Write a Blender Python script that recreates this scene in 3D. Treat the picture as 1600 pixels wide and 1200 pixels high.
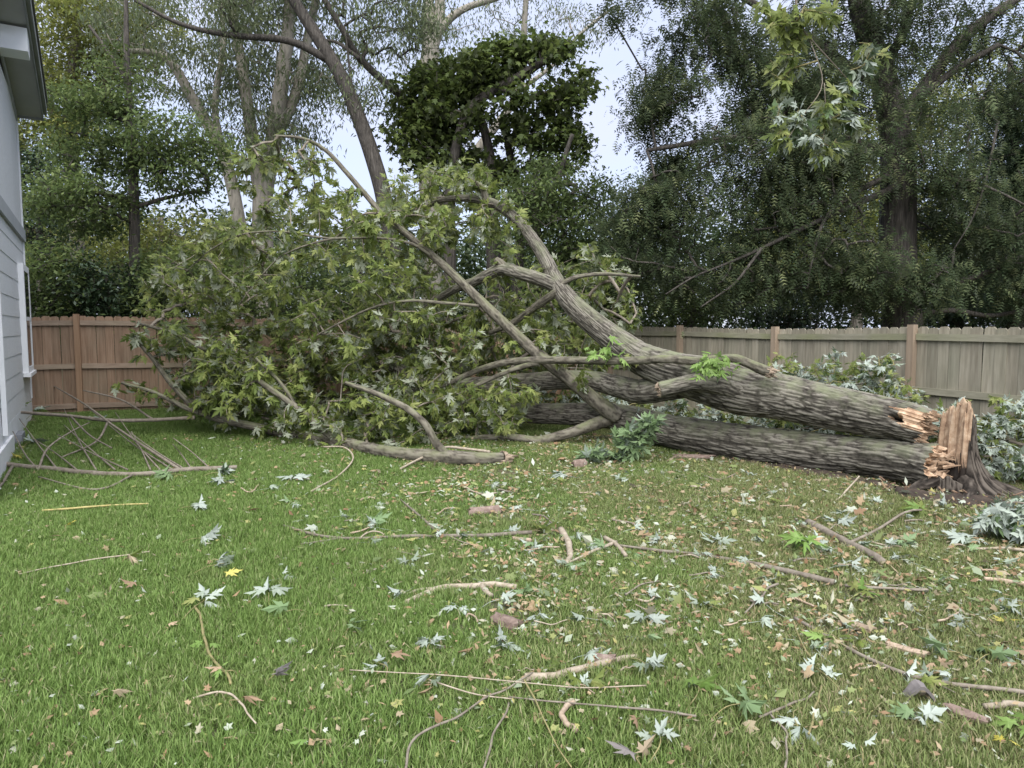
import bpy, math, random
import numpy as np
from mathutils import Vector, Matrix, Euler

random.seed(7)
RNG = np.random.default_rng(11)
for _o in list(bpy.data.objects):
    bpy.data.objects.remove(_o)
SC = bpy.context.scene
COL = SC.collection

# ------------------------------------------------------------------ camera, sky, sun, exposure
CAM_H, FPX, PITCH = 1.78, 1100.0, math.radians(4.5)
cam_d = bpy.data.cameras.new('camera')
cam = bpy.data.objects.new('camera', cam_d)
COL.objects.link(cam)
cam.location = (0, 0, CAM_H)
cam.rotation_euler = (math.radians(90) - PITCH, 0, 0)
cam_d.sensor_width = 36
cam_d.lens = 36 * FPX / 1600
cam_d.clip_start = 0.05
cam_d.clip_end = 600
SC.camera = cam

SUN_EL, SUN_AZ = math.radians(56), math.radians(178)     # azimuth clockwise from +Y
world = bpy.data.worlds.new('World')
SC.world = world
world.use_nodes = True
wn, wl = world.node_tree.nodes, world.node_tree.links
wn.clear()
w_out = wn.new('ShaderNodeOutputWorld')
w_bg = wn.new('ShaderNodeBackground')
w_bg.inputs['Strength'].default_value = 0.06
w_sky = wn.new('ShaderNodeTexSky')
w_sky.sky_type = 'NISHITA'
w_sky.sun_disc = False
w_sky.sun_elevation = SUN_EL
w_sky.sun_rotation = SUN_AZ
w_tc = wn.new('ShaderNodeTexCoord')
w_map = wn.new('ShaderNodeMapping')
w_map.inputs['Scale'].default_value = (1.6, 1.6, 4.0)
w_no = wn.new('ShaderNodeTexNoise')
w_no.inputs['Scale'].default_value = 1.6
w_no.inputs['Detail'].default_value = 6
w_no.inputs['Roughness'].default_value = 0.55
w_rmp = wn.new('ShaderNodeValToRGB')
w_rmp.color_ramp.elements[0].position = 0.30
w_rmp.color_ramp.elements[0].color = (0.62, 0.62, 0.62, 1)
w_rmp.color_ramp.elements[1].position = 0.62
w_rmp.color_ramp.elements[1].color = (1, 1, 1, 1)
w_mix = wn.new('ShaderNodeMixRGB')
w_mix.inputs['Color2'].default_value = (2.95, 3.2, 4.1, 1)      # grey-white cloud layer
wl.new(w_tc.outputs['Generated'], w_map.inputs['Vector'])
wl.new(w_map.outputs['Vector'], w_no.inputs['Vector'])
wl.new(w_no.outputs['Fac'], w_rmp.inputs['Fac'])
wl.new(w_rmp.outputs['Color'], w_mix.inputs['Fac'])
wl.new(w_sky.outputs['Color'], w_mix.inputs['Color1'])
wl.new(w_mix.outputs['Color'], w_bg.inputs['Color'])
wl.new(w_bg.outputs['Background'], w_out.inputs['Surface'])

sun_d = bpy.data.lights.new('sun', 'SUN')
sun_d.energy = 1.5
sun_d.angle = math.radians(80)
sun_d.color = (1.0, 0.97, 0.92)
sun = bpy.data.objects.new('sun', sun_d)
COL.objects.link(sun)
_sd = Vector((math.sin(SUN_AZ) * math.cos(SUN_EL), math.cos(SUN_AZ) * math.cos(SUN_EL), math.sin(SUN_EL)))
sun.rotation_euler = _sd.to_track_quat('Z', 'Y').to_euler()

SC.view_settings.view_transform = 'Standard'
SC.view_settings.look = 'None'
SC.view_settings.gamma = 1
SC.view_settings.exposure = 2.26
SC.view_settings.use_curve_mapping = False
SC.render.engine = 'CYCLES'
SC.cycles.use_denoising = True
SC.cycles.max_bounces = 8
SC.cycles.diffuse_bounces = 4
SC.cycles.transparent_max_bounces = 8
SC.cycles.caustics_reflective = False
SC.cycles.caustics_refractive = False

# ------------------------------------------------------------------ numeric helpers
def smooth(a, b, x):
    t = np.clip((x - a) / (b - a), 0, 1)
    return t * t * (3 - 2 * t)

def _hash(ix, iy, iz, seed):
    n = (ix * 374761393 + iy * 668265263 + iz * 1274126177 + seed * 362437) & 0xFFFFFFFF
    n = ((n ^ (n >> 13)) * 1274126177) & 0xFFFFFFFF
    n = ((n ^ (n >> 16)) * 668265263) & 0xFFFFFFFF
    return ((n ^ (n >> 15)) & 0xFFFFFF) / float(0xFFFFFF)

def vnoise(p, seed=0):
    p = np.asarray(p, float)
    i = np.floor(p).astype(np.int64)
    f = p - i
    f = f * f * (3 - 2 * f)
    r = 0
    for dx in (0, 1):
        for dy in (0, 1):
            for dz in (0, 1):
                w = ((f[:, 0] if dx else 1 - f[:, 0]) * (f[:, 1] if dy else 1 - f[:, 1]) * (f[:, 2] if dz else 1 - f[:, 2]))
                r = r + w * _hash(i[:, 0] + dx, i[:, 1] + dy, i[:, 2] + dz, seed)
    return r

def fbm(p, seed=0, octv=4):
    p = np.asarray(p, float)
    r, a, s = 0, 0.5, 0
    for k in range(octv):
        r = r + a * vnoise(p * (2 ** k), seed + k)
        s += a
        a *= 0.5
    return r / s

def worley_wrap(u, v, nu, seed):
    """F2-F1 cell distance; u in cells wraps at nu"""
    iu, iv = np.floor(u).astype(np.int64), np.floor(v).astype(np.int64)
    d1 = np.full(u.shape, 9.0)
    d2 = np.full(u.shape, 9.0)
    for a in (-1, 0, 1):
        for b in (-1, 0, 1):
            cu, cv = iu + a, iv + b
            k = np.mod(cu, nu)
            pu = cu + 0.15 + 0.7 * _hash(k, cv, k * 0, seed)
            pv = cv + 0.1 + 0.8 * _hash(k, cv, k * 0 + 5, seed)
            d = np.hypot(pu - u, pv - v)
            m = d < d1
            d2 = np.where(m, d1, np.minimum(d2, d))
            d1 = np.where(m, d, d1)
    return d2 - d1

def ground_z(x, y):
    x, y = np.asarray(x, float), np.asarray(y, float)
    r = 0.2 * smooth(4, 13.2, y) * smooth(2.5, -7, x)
    return r + 0.03 * (np.sin(x * 0.9 + 1.3) * np.sin(y * 0.7) ) * smooth(40, 15, y)

def ray(px, py):
    u, v = (px - 800) / FPX, -(py - 600) / FPX
    c, s = math.cos(PITCH), math.sin(PITCH)
    return np.array([u, c + v * s, -s + v * c])

def P(px, py, Y):
    d = ray(px, py)
    k = Y / d[1]
    return np.array([d[0] * k, Y, CAM_H + d[2] * k])

def G(px, py, lift=0.0):
    d = ray(px, py)
    z = 0.0
    for _ in range(12):
        k = (CAM_H - z - lift) / -d[2]
        z = float(ground_z(d[0] * k, d[1] * k))
    return np.array([d[0] * k, d[1] * k, z + lift])

def pxsize(Y):
    return Y / FPX

def project(pts):
    p = np.asarray(pts, float) - np.array([0, 0, CAM_H])
    c, s = math.cos(PITCH), math.sin(PITCH)
    dep = p[:, 1] * c - p[:, 2] * s
    up = p[:, 1] * s + p[:, 2] * c
    return 800 + FPX * p[:, 0] / dep, 600 - FPX * up / dep, dep

def catmull(pts, n):
    pts = np.asarray(pts, float)
    m = len(pts)
    if m < 3:
        t = np.linspace(0, 1, n)[:, None]
        return pts[0] * (1 - t) + pts[-1] * t
    ext = np.vstack([2 * pts[0] - pts[1], pts, 2 * pts[-1] - pts[-2]])
    seg = np.r_[0, np.cumsum(np.linalg.norm(np.diff(pts[:, :3], axis=0), axis=1))]
    tt = np.linspace(0, seg[-1], n)
    k = np.clip(np.searchsorted(seg, tt, side='right') - 1, 0, m - 2)
    f = ((tt - seg[k]) / np.maximum(seg[k + 1] - seg[k], 1e-9))[:, None]
    a, b, c, d = ext[k], ext[k + 1], ext[k + 2], ext[k + 3]
    return 0.5 * ((2 * b) + (c - a) * f + (2 * a - 5 * b + 4 * c - d) * f ** 2 + (3 * b - a - 3 * c + d) * f ** 3)

def tube_frames(C):
    T = np.gradient(C, axis=0)
    T /= np.maximum(np.linalg.norm(T, axis=1)[:, None], 1e-9)
    N = np.zeros_like(C)
    a = np.array([0, 0, 1.0]) if abs(T[0][2]) < 0.9 else np.array([1.0, 0, 0])
    n = a - T[0] * a.dot(T[0])
    n /= np.linalg.norm(n)
    for i in range(len(C)):
        n = n - T[i] * n.dot(T[i])
        n /= max(np.linalg.norm(n), 1e-9)
        N[i] = n
    return T, N, np.cross(T, N)

# ------------------------------------------------------------------ mesh and object helpers
WL = {}

class MB:
    """collects vertices and faces of several shapes into one mesh"""
    def __init__(self):
        self.V, self.F, self.A, self.n = [], [], [], 0
    def add(self, V, F, rnd=0.5):
        V = np.asarray(V, float).reshape(-1, 3)
        for f in (F if isinstance(F, list) else [F]):
            f = np.asarray(f, np.int64)
            self.F.append(f + self.n)
            self.A.append(np.full(len(f), rnd, np.float32) if np.isscalar(rnd) else np.asarray(rnd, np.float32))
        self.V.append(V)
        self.n += len(V)
        return self
    def box(self, c, s, R=None, rnd=0.5):
        x, y, z = [k / 2 for k in s]
        v = np.array([[-x, -y, -z], [x, -y, -z], [x, y, -z], [-x, y, -z], [-x, -y, z], [x, -y, z], [x, y, z], [-x, y, z]])
        if R is not None:
            v = v @ np.asarray(R).T
        return self.add(v + np.asarray(c), np.array([[0, 3, 2, 1], [4, 5, 6, 7], [0, 1, 5, 4], [1, 2, 6, 5], [2, 3, 7, 6], [3, 0, 4, 7]]), rnd)
    def tube(self, C, R, sides=6, rnd=0.5, cap=True):
        C = np.asarray(C, float)
        R = np.broadcast_to(np.asarray(R, float), (len(C),))
        _, N, B = tube_frames(C)
        th = np.linspace(0, 2 * np.pi, sides, endpoint=False)
        V = C[:, None, :] + R[:, None, None] * (np.cos(th)[None, :, None] * N[:, None, :] + np.sin(th)[None, :, None] * B[:, None, :])
        m = len(C)
        i = np.arange(m - 1)[:, None] * sides
        j = np.arange(sides)[None, :]
        jn = (j + 1) % sides
        F = np.stack([i + j, i + jn, i + sides + jn, i + sides + j], -1).reshape(-1, 4)
        V = V.reshape(-1, 3)
        fl = [F]
        if cap:
            V = np.vstack([V, C[0], C[-1]])
            a, b = m * sides, m * sides + 1
            jj, jm = np.arange(sides), (np.arange(sides) + 1) % sides
            fl.append(np.stack([np.full(sides, a), jm, jj], -1))
            fl.append(np.stack([np.full(sides, b), (m - 1) * sides + jj, (m - 1) * sides + jm], -1))
        return self.add(V, fl, rnd)
    def mesh(self, name, mats, smooth_=False, off=(0, 0, 0), vattr=None, fmat=None):
        V = np.vstack(self.V) - np.asarray(off, float)
        me = bpy.data.meshes.new(name)
        me.vertices.add(len(V))
        me.vertices.foreach_set('co', V.astype(np.float32).ravel())
        loops = np.concatenate([f.ravel() for f in self.F]).astype(np.int32)
        sizes = np.concatenate([np.full(len(f), f.shape[1], np.int32) for f in self.F])
        me.loops.add(len(loops))
        me.loops.foreach_set('vertex_index', loops)
        me.polygons.add(len(sizes))
        me.polygons.foreach_set('loop_start', (np.cumsum(sizes) - sizes).astype(np.int32))
        if smooth_:
            me.polygons.foreach_set('use_smooth', np.ones(len(sizes), bool))
        else:
            me.polygons.foreach_set('use_smooth', np.zeros(len(sizes), bool))
        a = me.attributes.new('rnd', 'FLOAT', 'FACE')
        a.data.foreach_set('value', np.concatenate(self.A).astype(np.float32))
        for k, v in (vattr or {}).items():
            a = me.attributes.new(k, 'FLOAT', 'POINT')
            a.data.foreach_set('value', np.asarray(v, np.float32))
        for m in (mats if isinstance(mats, (list, tuple)) else [mats]):
            me.materials.append(m)
        if fmat is not None:
            me.polygons.foreach_set('material_index', np.asarray(fmat, np.int32))
        me.update(calc_edges=True)
        return me
    def build(self, name, mats, parent=None, smooth_=False, vattr=None, fmat=None, origin=None):
        off = WL[parent.name] if parent is not None else (np.zeros(3) if origin is None else np.asarray(origin, float))
        me = self.mesh(name, mats, smooth_, off, vattr, fmat)
        o = bpy.data.objects.new(name, me)
        COL.objects.link(o)
        if parent is not None:
            o.parent = parent
        else:
            o.location = off
        WL[o.name] = np.array(off, float)
        return o

def tag(o, label=None, cat=None, group=None, kind=None):
    if label: o['label'] = label
    if cat: o['category'] = cat
    if group: o['group'] = group
    if kind: o['kind'] = kind
    return o

def thing(name, label, cat, loc, group=None):
    o = bpy.data.objects.new(name, None)
    o.empty_display_size = 0.1
    COL.objects.link(o)
    o.location = loc
    WL[o.name] = np.array(loc, float)
    return tag(o, label, cat, group)

def frames(d, n):
    d = d / np.maximum(np.linalg.norm(d, axis=1)[:, None], 1e-9)
    x = np.cross(d, n)
    x /= np.maximum(np.linalg.norm(x, axis=1)[:, None], 1e-9)
    return np.stack([x, d, np.cross(x, d)], -1)

def scatter(mb, tmpl, pos, R, s, rnd):
    V, F = tmpl
    k, m = len(pos), len(V)
    if k == 0:
        return
    s = np.broadcast_to(np.asarray(s, float), (k,))
    W = np.einsum('nij,vj->nvi', R, V) * s[:, None, None] + pos[:, None, :]
    FF = (F[None] + (np.arange(k) * m)[:, None, None]).reshape(-1, F.shape[1])
    mb.add(W.reshape(-1, 3), FF, np.repeat(np.asarray(rnd), len(F)))

def one_frame0(d):
    return frames(np.array([d], float), np.array([[.1, .05, 1.0]]))[0]

# leaf templates: x across, y along from the stalk, z = upper side
def t_maple(droop=0.16, fold=0.22, seed=0):
    r = np.random.default_rng(seed)
    half = [(.03, .03), (.27, -.06), (.12, .13), (.36, .26), (.30, .36), (.50, .62), (.11, .40), (.20, .66), (.12, .72)]
    out = [(0.0, 0.0)] + half + [(0.0, 1.0)] + [(-a, b) for a, b in half[::-1]]
    out = np.array(out) + r.normal(0, .018, (len(out), 2))
    pts = np.vstack([out, [[0, .30]]])
    z = -fold * np.abs(pts[:, 0]) - droop * pts[:, 1] ** 2 + r.normal(0, .02, len(pts))
    V = np.column_stack([pts, z])
    n = len(out)
    F = np.array([[n, i, (i + 1) % n] for i in range(n)])
    return V, F

def t_diamond(w=.45, fold=.12, droop=.1):
    V = np.array([[0, 0, 0], [w / 2, .45, -fold * w], [0, 1, -droop], [-w / 2, .45, -fold * w]])
    return V, np.array([[0, 1, 2], [0, 2, 3]])

def t_frond(pairs=6, lw=.10, ll=.24):
    V, F = [], []
    for k in range(pairs):
        y = .12 + .85 * k / (pairs - 1)
        z = -.25 * y * y
        l = ll * (1 - .45 * abs(2 * y - 1) ** 2)
        for s in (-1, 1):
            b = len(V)
            V += [[0, y - lw * .5, z], [s * l, y + lw * .9, z - .25 * l], [0, y + lw * .5, z]]
            F.append([b, b + 1, b + 2] if s > 0 else [b, b + 2, b + 1])
    return np.array(V), np.array(F)

MAPLE = [t_maple(.16, .22, 1), t_maple(.35, .5, 2), t_maple(-.15, .35, 3), t_maple(.6, .15, 4), t_maple(.8, .9, 5), t_maple(-.4, .7, 6)]
for _k in (4, 5):
    MAPLE[_k][0][:, 0] *= .72
DIAM, LANCE, FROND = t_diamond(), t_diamond(.26, .1, .25), t_frond()
SPRAY = t_frond(4, .17, .36)
LOBED = (np.array([[0, 0, 0], [.34, .1, -.06], [.2, .35, -.03], [.42, .6, -.12], [.14, .62, -.05], [0, 1, -.15],
                   [-.14, .62, -.05], [-.42, .6, -.12], [-.2, .35, -.03], [-.34, .1, -.06]]),
         np.array([[0, 1, 2], [0, 2, 8], [0, 8, 9], [2, 3, 4], [2, 4, 8], [8, 4, 6], [8, 6, 7], [4, 5, 6]]))

# ------------------------------------------------------------------ materials
def new_mat(name):
    m = bpy.data.materials.new(name)
    m.use_nodes = True
    nt = m.node_tree
    nt.nodes.clear()
    return m, nt.nodes, nt.links

def ramp(nodes, stops):
    r = nodes.new('ShaderNodeValToRGB')
    while len(r.color_ramp.elements) < len(stops):
        r.color_ramp.elements.new(0.5)
    for e, (p, c) in zip(r.color_ramp.elements, stops):
        e.position = p
        e.color = (*c, 1)
    return r

def attr(nodes, name):
    a = nodes.new('ShaderNodeAttribute')
    a.attribute_name = name
    return a

def leaf_mat(name, stops, under=None, transl=0.3, rough=0.5, spec=0.35, noise=0.25):
    m, n, l = new_mat(name)
    out = n.new('ShaderNodeOutputMaterial')
    a = attr(n, 'rnd')
    oi = n.new('ShaderNodeObjectInfo')
    ad = n.new('ShaderNodeMath'); ad.operation = 'ADD'
    md = n.new('ShaderNodeMath'); md.operation = 'FRACT'
    l.new(a.outputs['Fac'], ad.inputs[0]); l.new(oi.outputs['Random'], ad.inputs[1]); l.new(ad.outputs[0], md.inputs[0])
    rp = ramp(n, stops)
    l.new(md.outputs[0], rp.inputs['Fac'])
    col = rp.outputs['Color']
    no = n.new('ShaderNodeTexNoise'); no.inputs['Scale'].default_value = 0.9; no.inputs['Detail'].default_value = 3
    ge = n.new('ShaderNodeNewGeometry')
    l.new(ge.outputs['Position'], no.inputs['Vector'])
    hs = n.new('ShaderNodeHueSaturation')
    mr = n.new('ShaderNodeMapRange')
    mr.inputs['From Min'].default_value = .3; mr.inputs['From Max'].default_value = .7
    mr.inputs['To Min'].default_value = 1 - noise; mr.inputs['To Max'].default_value = 1 + noise
    l.new(no.outputs['Fac'], mr.inputs['Value']); l.new(mr.outputs['Result'], hs.inputs['Value'])
    l.new(col, hs.inputs['Color'])
    col = hs.outputs['Color']
    if under is not None:
        mx = n.new('ShaderNodeMixRGB')
        mx.inputs['Color2'].default_value = (*under, 1)
        l.new(ge.outputs['Backfacing'], mx.inputs['Fac'])
        l.new(col, mx.inputs['Color1'])
        col = mx.outputs['Color']
    bs = n.new('ShaderNodeBsdfPrincipled')
    bs.inputs['Roughness'].default_value = rough
    bs.inputs['Specular IOR Level'].default_value = spec
    l.new(col, bs.inputs['Base Color'])
    tr = n.new('ShaderNodeBsdfTranslucent')
    l.new(hs.outputs['Color'], tr.inputs['Color'])
    ms = n.new('ShaderNodeMixShader')
    ms.inputs['Fac'].default_value = transl
    l.new(bs.outputs[0], ms.inputs[1]); l.new(tr.outputs[0], ms.inputs[2])
    l.new(ms.outputs[0], out.inputs['Surface'])
    return m

def surf_mat(name, stops, scale=(1, 1, 1), nscale=4.0, detail=6, rough=.8, bump=.2, bdist=.01, coord='Object', vary=0.12, spec=.3, tint=None):
    """noise-driven colour in object space plus bump; tint = (colour, scale, amount) second stain layer"""
    m, n, l = new_mat(name)
    out = n.new('ShaderNodeOutputMaterial')
    bs = n.new('ShaderNodeBsdfPrincipled')
    bs.inputs['Roughness'].default_value = rough
    bs.inputs['Specular IOR Level'].default_value = spec
    tc = n.new('ShaderNodeTexCoord')
    mp = n.new('ShaderNodeMapping')
    mp.inputs['Scale'].default_value = scale
    oi = n.new('ShaderNodeObjectInfo')
    sc_ = n.new('ShaderNodeVectorMath'); sc_.operation = 'SCALE'
    cb = n.new('ShaderNodeCombineXYZ')
    l.new(oi.outputs['Random'], cb.inputs[0]); l.new(oi.outputs['Random'], cb.inputs[2])
    l.new(cb.outputs[0], sc_.inputs[0]); sc_.inputs['Scale'].default_value = 37.0
    va = n.new('ShaderNodeVectorMath'); va.operation = 'ADD'
    l.new(tc.outputs[coord], va.inputs[0])
    if coord == 'Object':
        l.new(sc_.outputs[0], va.inputs[1])
    l.new(va.outputs[0], mp.inputs['Vector'])
    no = n.new('ShaderNodeTexNoise')
    no.inputs['Scale'].default_value = nscale
    no.inputs['Detail'].default_value = detail
    no.inputs['Roughness'].default_value = .6
    l.new(mp.outputs['Vector'], no.inputs['Vector'])
    rp = ramp(n, stops)
    l.new(no.outputs['Fac'], rp.inputs['Fac'])
    col = rp.outputs['Color']
    if tint is not None:
        n2 = n.new('ShaderNodeTexNoise'); n2.inputs['Scale'].default_value = tint[1]; n2.inputs['Detail'].default_value = 4
        l.new(va.outputs[0], n2.inputs['Vector'])
        mr = n.new('ShaderNodeMapRange')
        mr.inputs['From Min'].default_value = .45; mr.inputs['From Max'].default_value = .7
        mr.inputs['To Max'].default_value = tint[2]
        l.new(n2.outputs['Fac'], mr.inputs['Value'])
        mx = n.new('ShaderNodeMixRGB'); mx.inputs['Color2'].default_value = (*tint[0], 1)
        l.new(mr.outputs['Result'], mx.inputs['Fac']); l.new(col, mx.inputs['Color1'])
        col = mx.outputs['Color']
    hs = n.new('ShaderNodeHueSaturation')
    mv = n.new('ShaderNodeMapRange')
    mv.inputs['To Min'].default_value = 1 - vary; mv.inputs['To Max'].default_value = 1 + vary
    l.new(oi.outputs['Random'], mv.inputs['Value']); l.new(mv.outputs['Result'], hs.inputs['Value'])
    l.new(col, hs.inputs['Color'])
    l.new(hs.outputs['Color'], bs.inputs['Base Color'])
    if bump:
        bu = n.new('ShaderNodeBump'); bu.inputs['Strength'].default_value = bump; bu.inputs['Distance'].default_value = bdist
        l.new(no.outputs['Fac'], bu.inputs['Height']); l.new(bu.outputs['Normal'], bs.inputs['Normal'])
    l.new(bs.outputs[0], out.inputs['Surface'])
    return m

def bark_ridge_mat(name, dark, mid, light, lichen):
    """bark on modelled ridges: fissures darker, plates paler, lichen where the 'lichen' attribute says it grows"""
    m, n, l = new_mat(name)
    out = n.new('ShaderNodeOutputMaterial')
    bs = n.new('ShaderNodeBsdfPrincipled')
    bs.inputs['Roughness'].default_value = .9
    bs.inputs['Specular IOR Level'].default_value = .2
    a = attr(n, 'ridge'); li = attr(n, 'lichen')
    tc = n.new('ShaderNodeTexCoord')
    no = n.new('ShaderNodeTexNoise'); no.inputs['Scale'].default_value = 28; no.inputs['Detail'].default_value = 6
    l.new(tc.outputs['Object'], no.inputs['Vector'])
    n3 = n.new('ShaderNodeTexNoise'); n3.inputs['Scale'].default_value = 5; n3.inputs['Detail'].default_value = 5
    l.new(tc.outputs['Object'], n3.inputs['Vector'])
    ad = n.new('ShaderNodeMath'); ad.operation = 'MULTIPLY_ADD'
    ad.inputs[1].default_value = .7; ad.inputs[2].default_value = -.35
    l.new(no.outputs['Fac'], ad.inputs[0])
    sm = n.new('ShaderNodeMath'); sm.operation = 'ADD'
    l.new(a.outputs['Fac'], sm.inputs[0]); l.new(ad.outputs[0], sm.inputs[1])
    rp = ramp(n, [(.05, dark), (.45, mid), (.95, light)])
    l.new(sm.outputs[0], rp.inputs['Fac'])
    mu = n.new('ShaderNodeMath'); mu.operation = 'MULTIPLY'
    mr = n.new('ShaderNodeMapRange'); mr.inputs['From Min'].default_value = .42; mr.inputs['From Max'].default_value = .62
    l.new(n3.outputs['Fac'], mr.inputs['Value'])
    l.new(mr.outputs['Result'], mu.inputs[0]); l.new(li.outputs['Fac'], mu.inputs[1])
    mx = n.new('ShaderNodeMixRGB'); mx.inputs['Color2'].default_value = (*lichen, 1)
    l.new(mu.outputs[0], mx.inputs['Fac']); l.new(rp.outputs['Color'], mx.inputs['Color1'])
    l.new(mx.outputs['Color'], bs.inputs['Base Color'])
    bu = n.new('ShaderNodeBump'); bu.inputs['Strength'].default_value = .5; bu.inputs['Distance'].default_value = .008
    l.new(no.outputs['Fac'], bu.inputs['Height']); l.new(bu.outputs['Normal'], bs.inputs['Normal'])
    l.new(bs.outputs[0], out.inputs['Surface'])
    return m

def rnd_mat(name, stops, rough=.8, transl=0.0):
    return leaf_mat(name, stops, None, transl, rough, .2, .15)

M = {}
M['maple'] = leaf_mat('maple_leaf', [(0, (.10, .142, .034)), (.45, (.165, .21, .052)), (.8, (.235, .275, .08)), (1, (.29, .315, .11))], (.33, .36, .27), .42, .5, .25)
M['silver'] = leaf_mat('maple_leaf_underside', [(0, (.26, .305, .255)), (.6, (.35, .395, .345)), (1, (.20, .25, .17))], (.10, .16, .06), .2, .6)
M['bright'] = leaf_mat('fresh_maple_leaf', [(0, (.14, .24, .05)), (1, (.20, .30, .08))], (.30, .36, .24), .35, .45)
M['deep'] = leaf_mat('deep_green_leaf', [(0, (.13, .20, .085)), (1, (.19, .265, .13))], (.24, .29, .23), .2, .5)
M['yellow'] = leaf_mat('yellow_leaf', [(0, (.42, .36, .05)), (1, (.50, .46, .12))], None, .25)
M['dead'] = leaf_mat('dead_leaf', [(0, (.21, .13, .08)), (.5, (.29, .21, .135)), (1, (.37, .30, .20))], None, .15, .7)
M['greydead'] = leaf_mat('grey_dead_leaf', [(0, (.13, .12, .12)), (1, (.2, .18, .17))], None, .1, .7)
M['green_oak'] = leaf_mat('back_tree_leaf', [(0, (.075, .112, .037)), (.6, (.115, .162, .052)), (1, (.165, .205, .07))], (.10, .13, .065), .45, .55, .2)
M['yellow_green'] = leaf_mat('yellow_green_leaf', [(0, (.14, .175, .04)), (.6, (.21, .235, .06)), (1, (.29, .29, .085))], (.15, .17, .07), .45)
M['willowy'] = leaf_mat('sparse_leaf', [(0, (.101, .140, .062)), (.6, (.140, .174, .076)), (1, (.190, .213, .095))], (.14, .16, .10), .45)
M['dark_vine'] = leaf_mat('dark_crown_leaf', [(0, (.045, .069, .018)), (.6, (.078, .112, .027)), (1, (.134, .168, .045))], (.07, .085, .04), .45, .55, .25)
M['locust'] = leaf_mat('locust_leaflet', [(0, (.048, .072, .034)), (.55, (.08, .108, .05)), (.9, (.13, .158, .072)), (1, (.19, .21, .10))], (.10, .12, .075), .45, .6, .15)
M['evergreen'] = leaf_mat('evergreen_spray', [(0, (.022, .042, .02)), (1, (.045, .075, .034))], None, .1)
M['woods'] = leaf_mat('far_wood_leaf', [(0, (.03, .055, .022)), (.6, (.06, .09, .035)), (1, (.11, .14, .05))], None, .3)
M['bark'] = bark_ridge_mat('maple_bark', (.024, .021, .017), (.092, .083, .068), (.205, .19, .158), (.165, .175, .11))
M['limb'] = bark_ridge_mat('limb_bark', (.04, .035, .028), (.115, .103, .08), (.18, .165, .13), (.16, .17, .095))
M['stump_bark'] = bark_ridge_mat('stump_bark', (.012, .010, .008), (.045, .037, .03), (.105, .09, .074), (.10, .09, .065))
M['twig'] = surf_mat('twig_bark', [(.3, (.11, .09, .07)), (.7, (.24, .21, .17))], (1, 1, 1), 18, bump=.3, bdist=.003)
M['pale_twig'] = surf_mat('pale_stick_bark', [(.3, (.22, .18, .13)), (.7, (.38, .33, .26))], (1, 1, 1), 30, bump=.35, bdist=.004)
M['peeled'] = surf_mat('peeled_wood', [(.3, (.23, .17, .12)), (.7, (.40, .32, .24))], (1, 1, 1), 40, bump=.5, bdist=.004)
M['green_stem'] = surf_mat('green_stem', [(.3, (.16, .15, .07)), (.7, (.26, .22, .10))], (1, 1, 1), 30, bump=.1)
M['straw'] = surf_mat('straw_stalk', [(.3, (.30, .25, .09)), (.7, (.42, .36, .16))], (1, 1, 1), 20, bump=.1)
M['back_bark'] = surf_mat('tree_bark', [(.32, (.055, .047, .04)), (.52, (.14, .125, .105)), (.7, (.24, .22, .19))], (6, 6, 1.0), 3.5, 8, bump=.9, bdist=.04)
M['dark_bark'] = surf_mat('dark_tree_bark', [(.32, (.03, .026, .023)), (.55, (.075, .066, .056)), (.72, (.14, .125, .11))], (7, 7, 1.0), 3.5, 8, bump=1.0, bdist=.05)
M['pale_bark'] = surf_mat('pale_tree_bark', [(.32, (.16, .145, .12)), (.6, (.30, .275, .23))], (5, 5, 1), 3, 6, bump=.6, bdist=.03)
M['wood'] = surf_mat('torn_wood', [(.25, (.2, .12, .075)), (.5, (.42, .29, .19)), (.75, (.58, .45, .32))], (1, 1, 1), 14, 8, bump=.5, bdist=.01)
M['wood_chip'] = surf_mat('wood_chip', [(.3, (.09, .06, .042)), (.5, (.2, .13, .085)), (.7, (.42, .30, .2))], (1, 1, 1), 9, 4, bump=.4)
M['rot'] = surf_mat('rotten_hollow', [(.3, (.012, .009, .007)), (.7, (.03, .022, .016))], (1, 1, 1), 10, bump=.4)
M['soil'] = surf_mat('dark_soil', [(.3, (.022, .016, .012)), (.55, (.05, .037, .028)), (.75, (.085, .065, .048))], (1, 1, 1), 9, 8, bump=.9, bdist=.03, coord='Object')
M['fence_red'] = surf_mat('red_brown_fence_board', [(.25, (.17, .108, .07)), (.5, (.27, .18, .122)), (.75, (.35, .25, .175))], (14, 14, 1.1), 1.6, 7, bump=.25, bdist=.004, vary=.15, tint=((.2, .17, .12), 1.2, .5))
M['fence_grey'] = surf_mat('weathered_fence_board', [(.25, (.165, .146, .108)), (.5, (.262, .236, .18)), (.75, (.35, .322, .255))], (14, 14, 1.1), 1.6, 7, bump=.25, bdist=.004, vary=.16, tint=((.15, .155, .11), 1.0, .5))
M['rail_red'] = surf_mat('red_brown_rail', [(.25, (.23, .165, .12)), (.75, (.40, .31, .24))], (2, 2, 14), 1.6, 7, bump=.2, bdist=.003, tint=((.22, .2, .13), 1.0, .5))
M['rail_grey'] = surf_mat('weathered_rail', [(.25, (.18, .17, .12)), (.75, (.32, .30, .23))], (2, 2, 14), 1.6, 7, bump=.2, bdist=.003, tint=((.19, .2, .10), 1.0, .7))
M['post_tan'] = surf_mat('tan_post', [(.25, (.20, .15, .105)), (.75, (.31, .245, .18))], (14, 14, 1), 1.6, 7, bump=.2, bdist=.003)
M['post_red'] = surf_mat('red_brown_post', [(.25, (.23, .14, .085)), (.75, (.34, .225, .145))], (14, 14, 1), 1.6, 7, bump=.2, bdist=.003)
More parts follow.
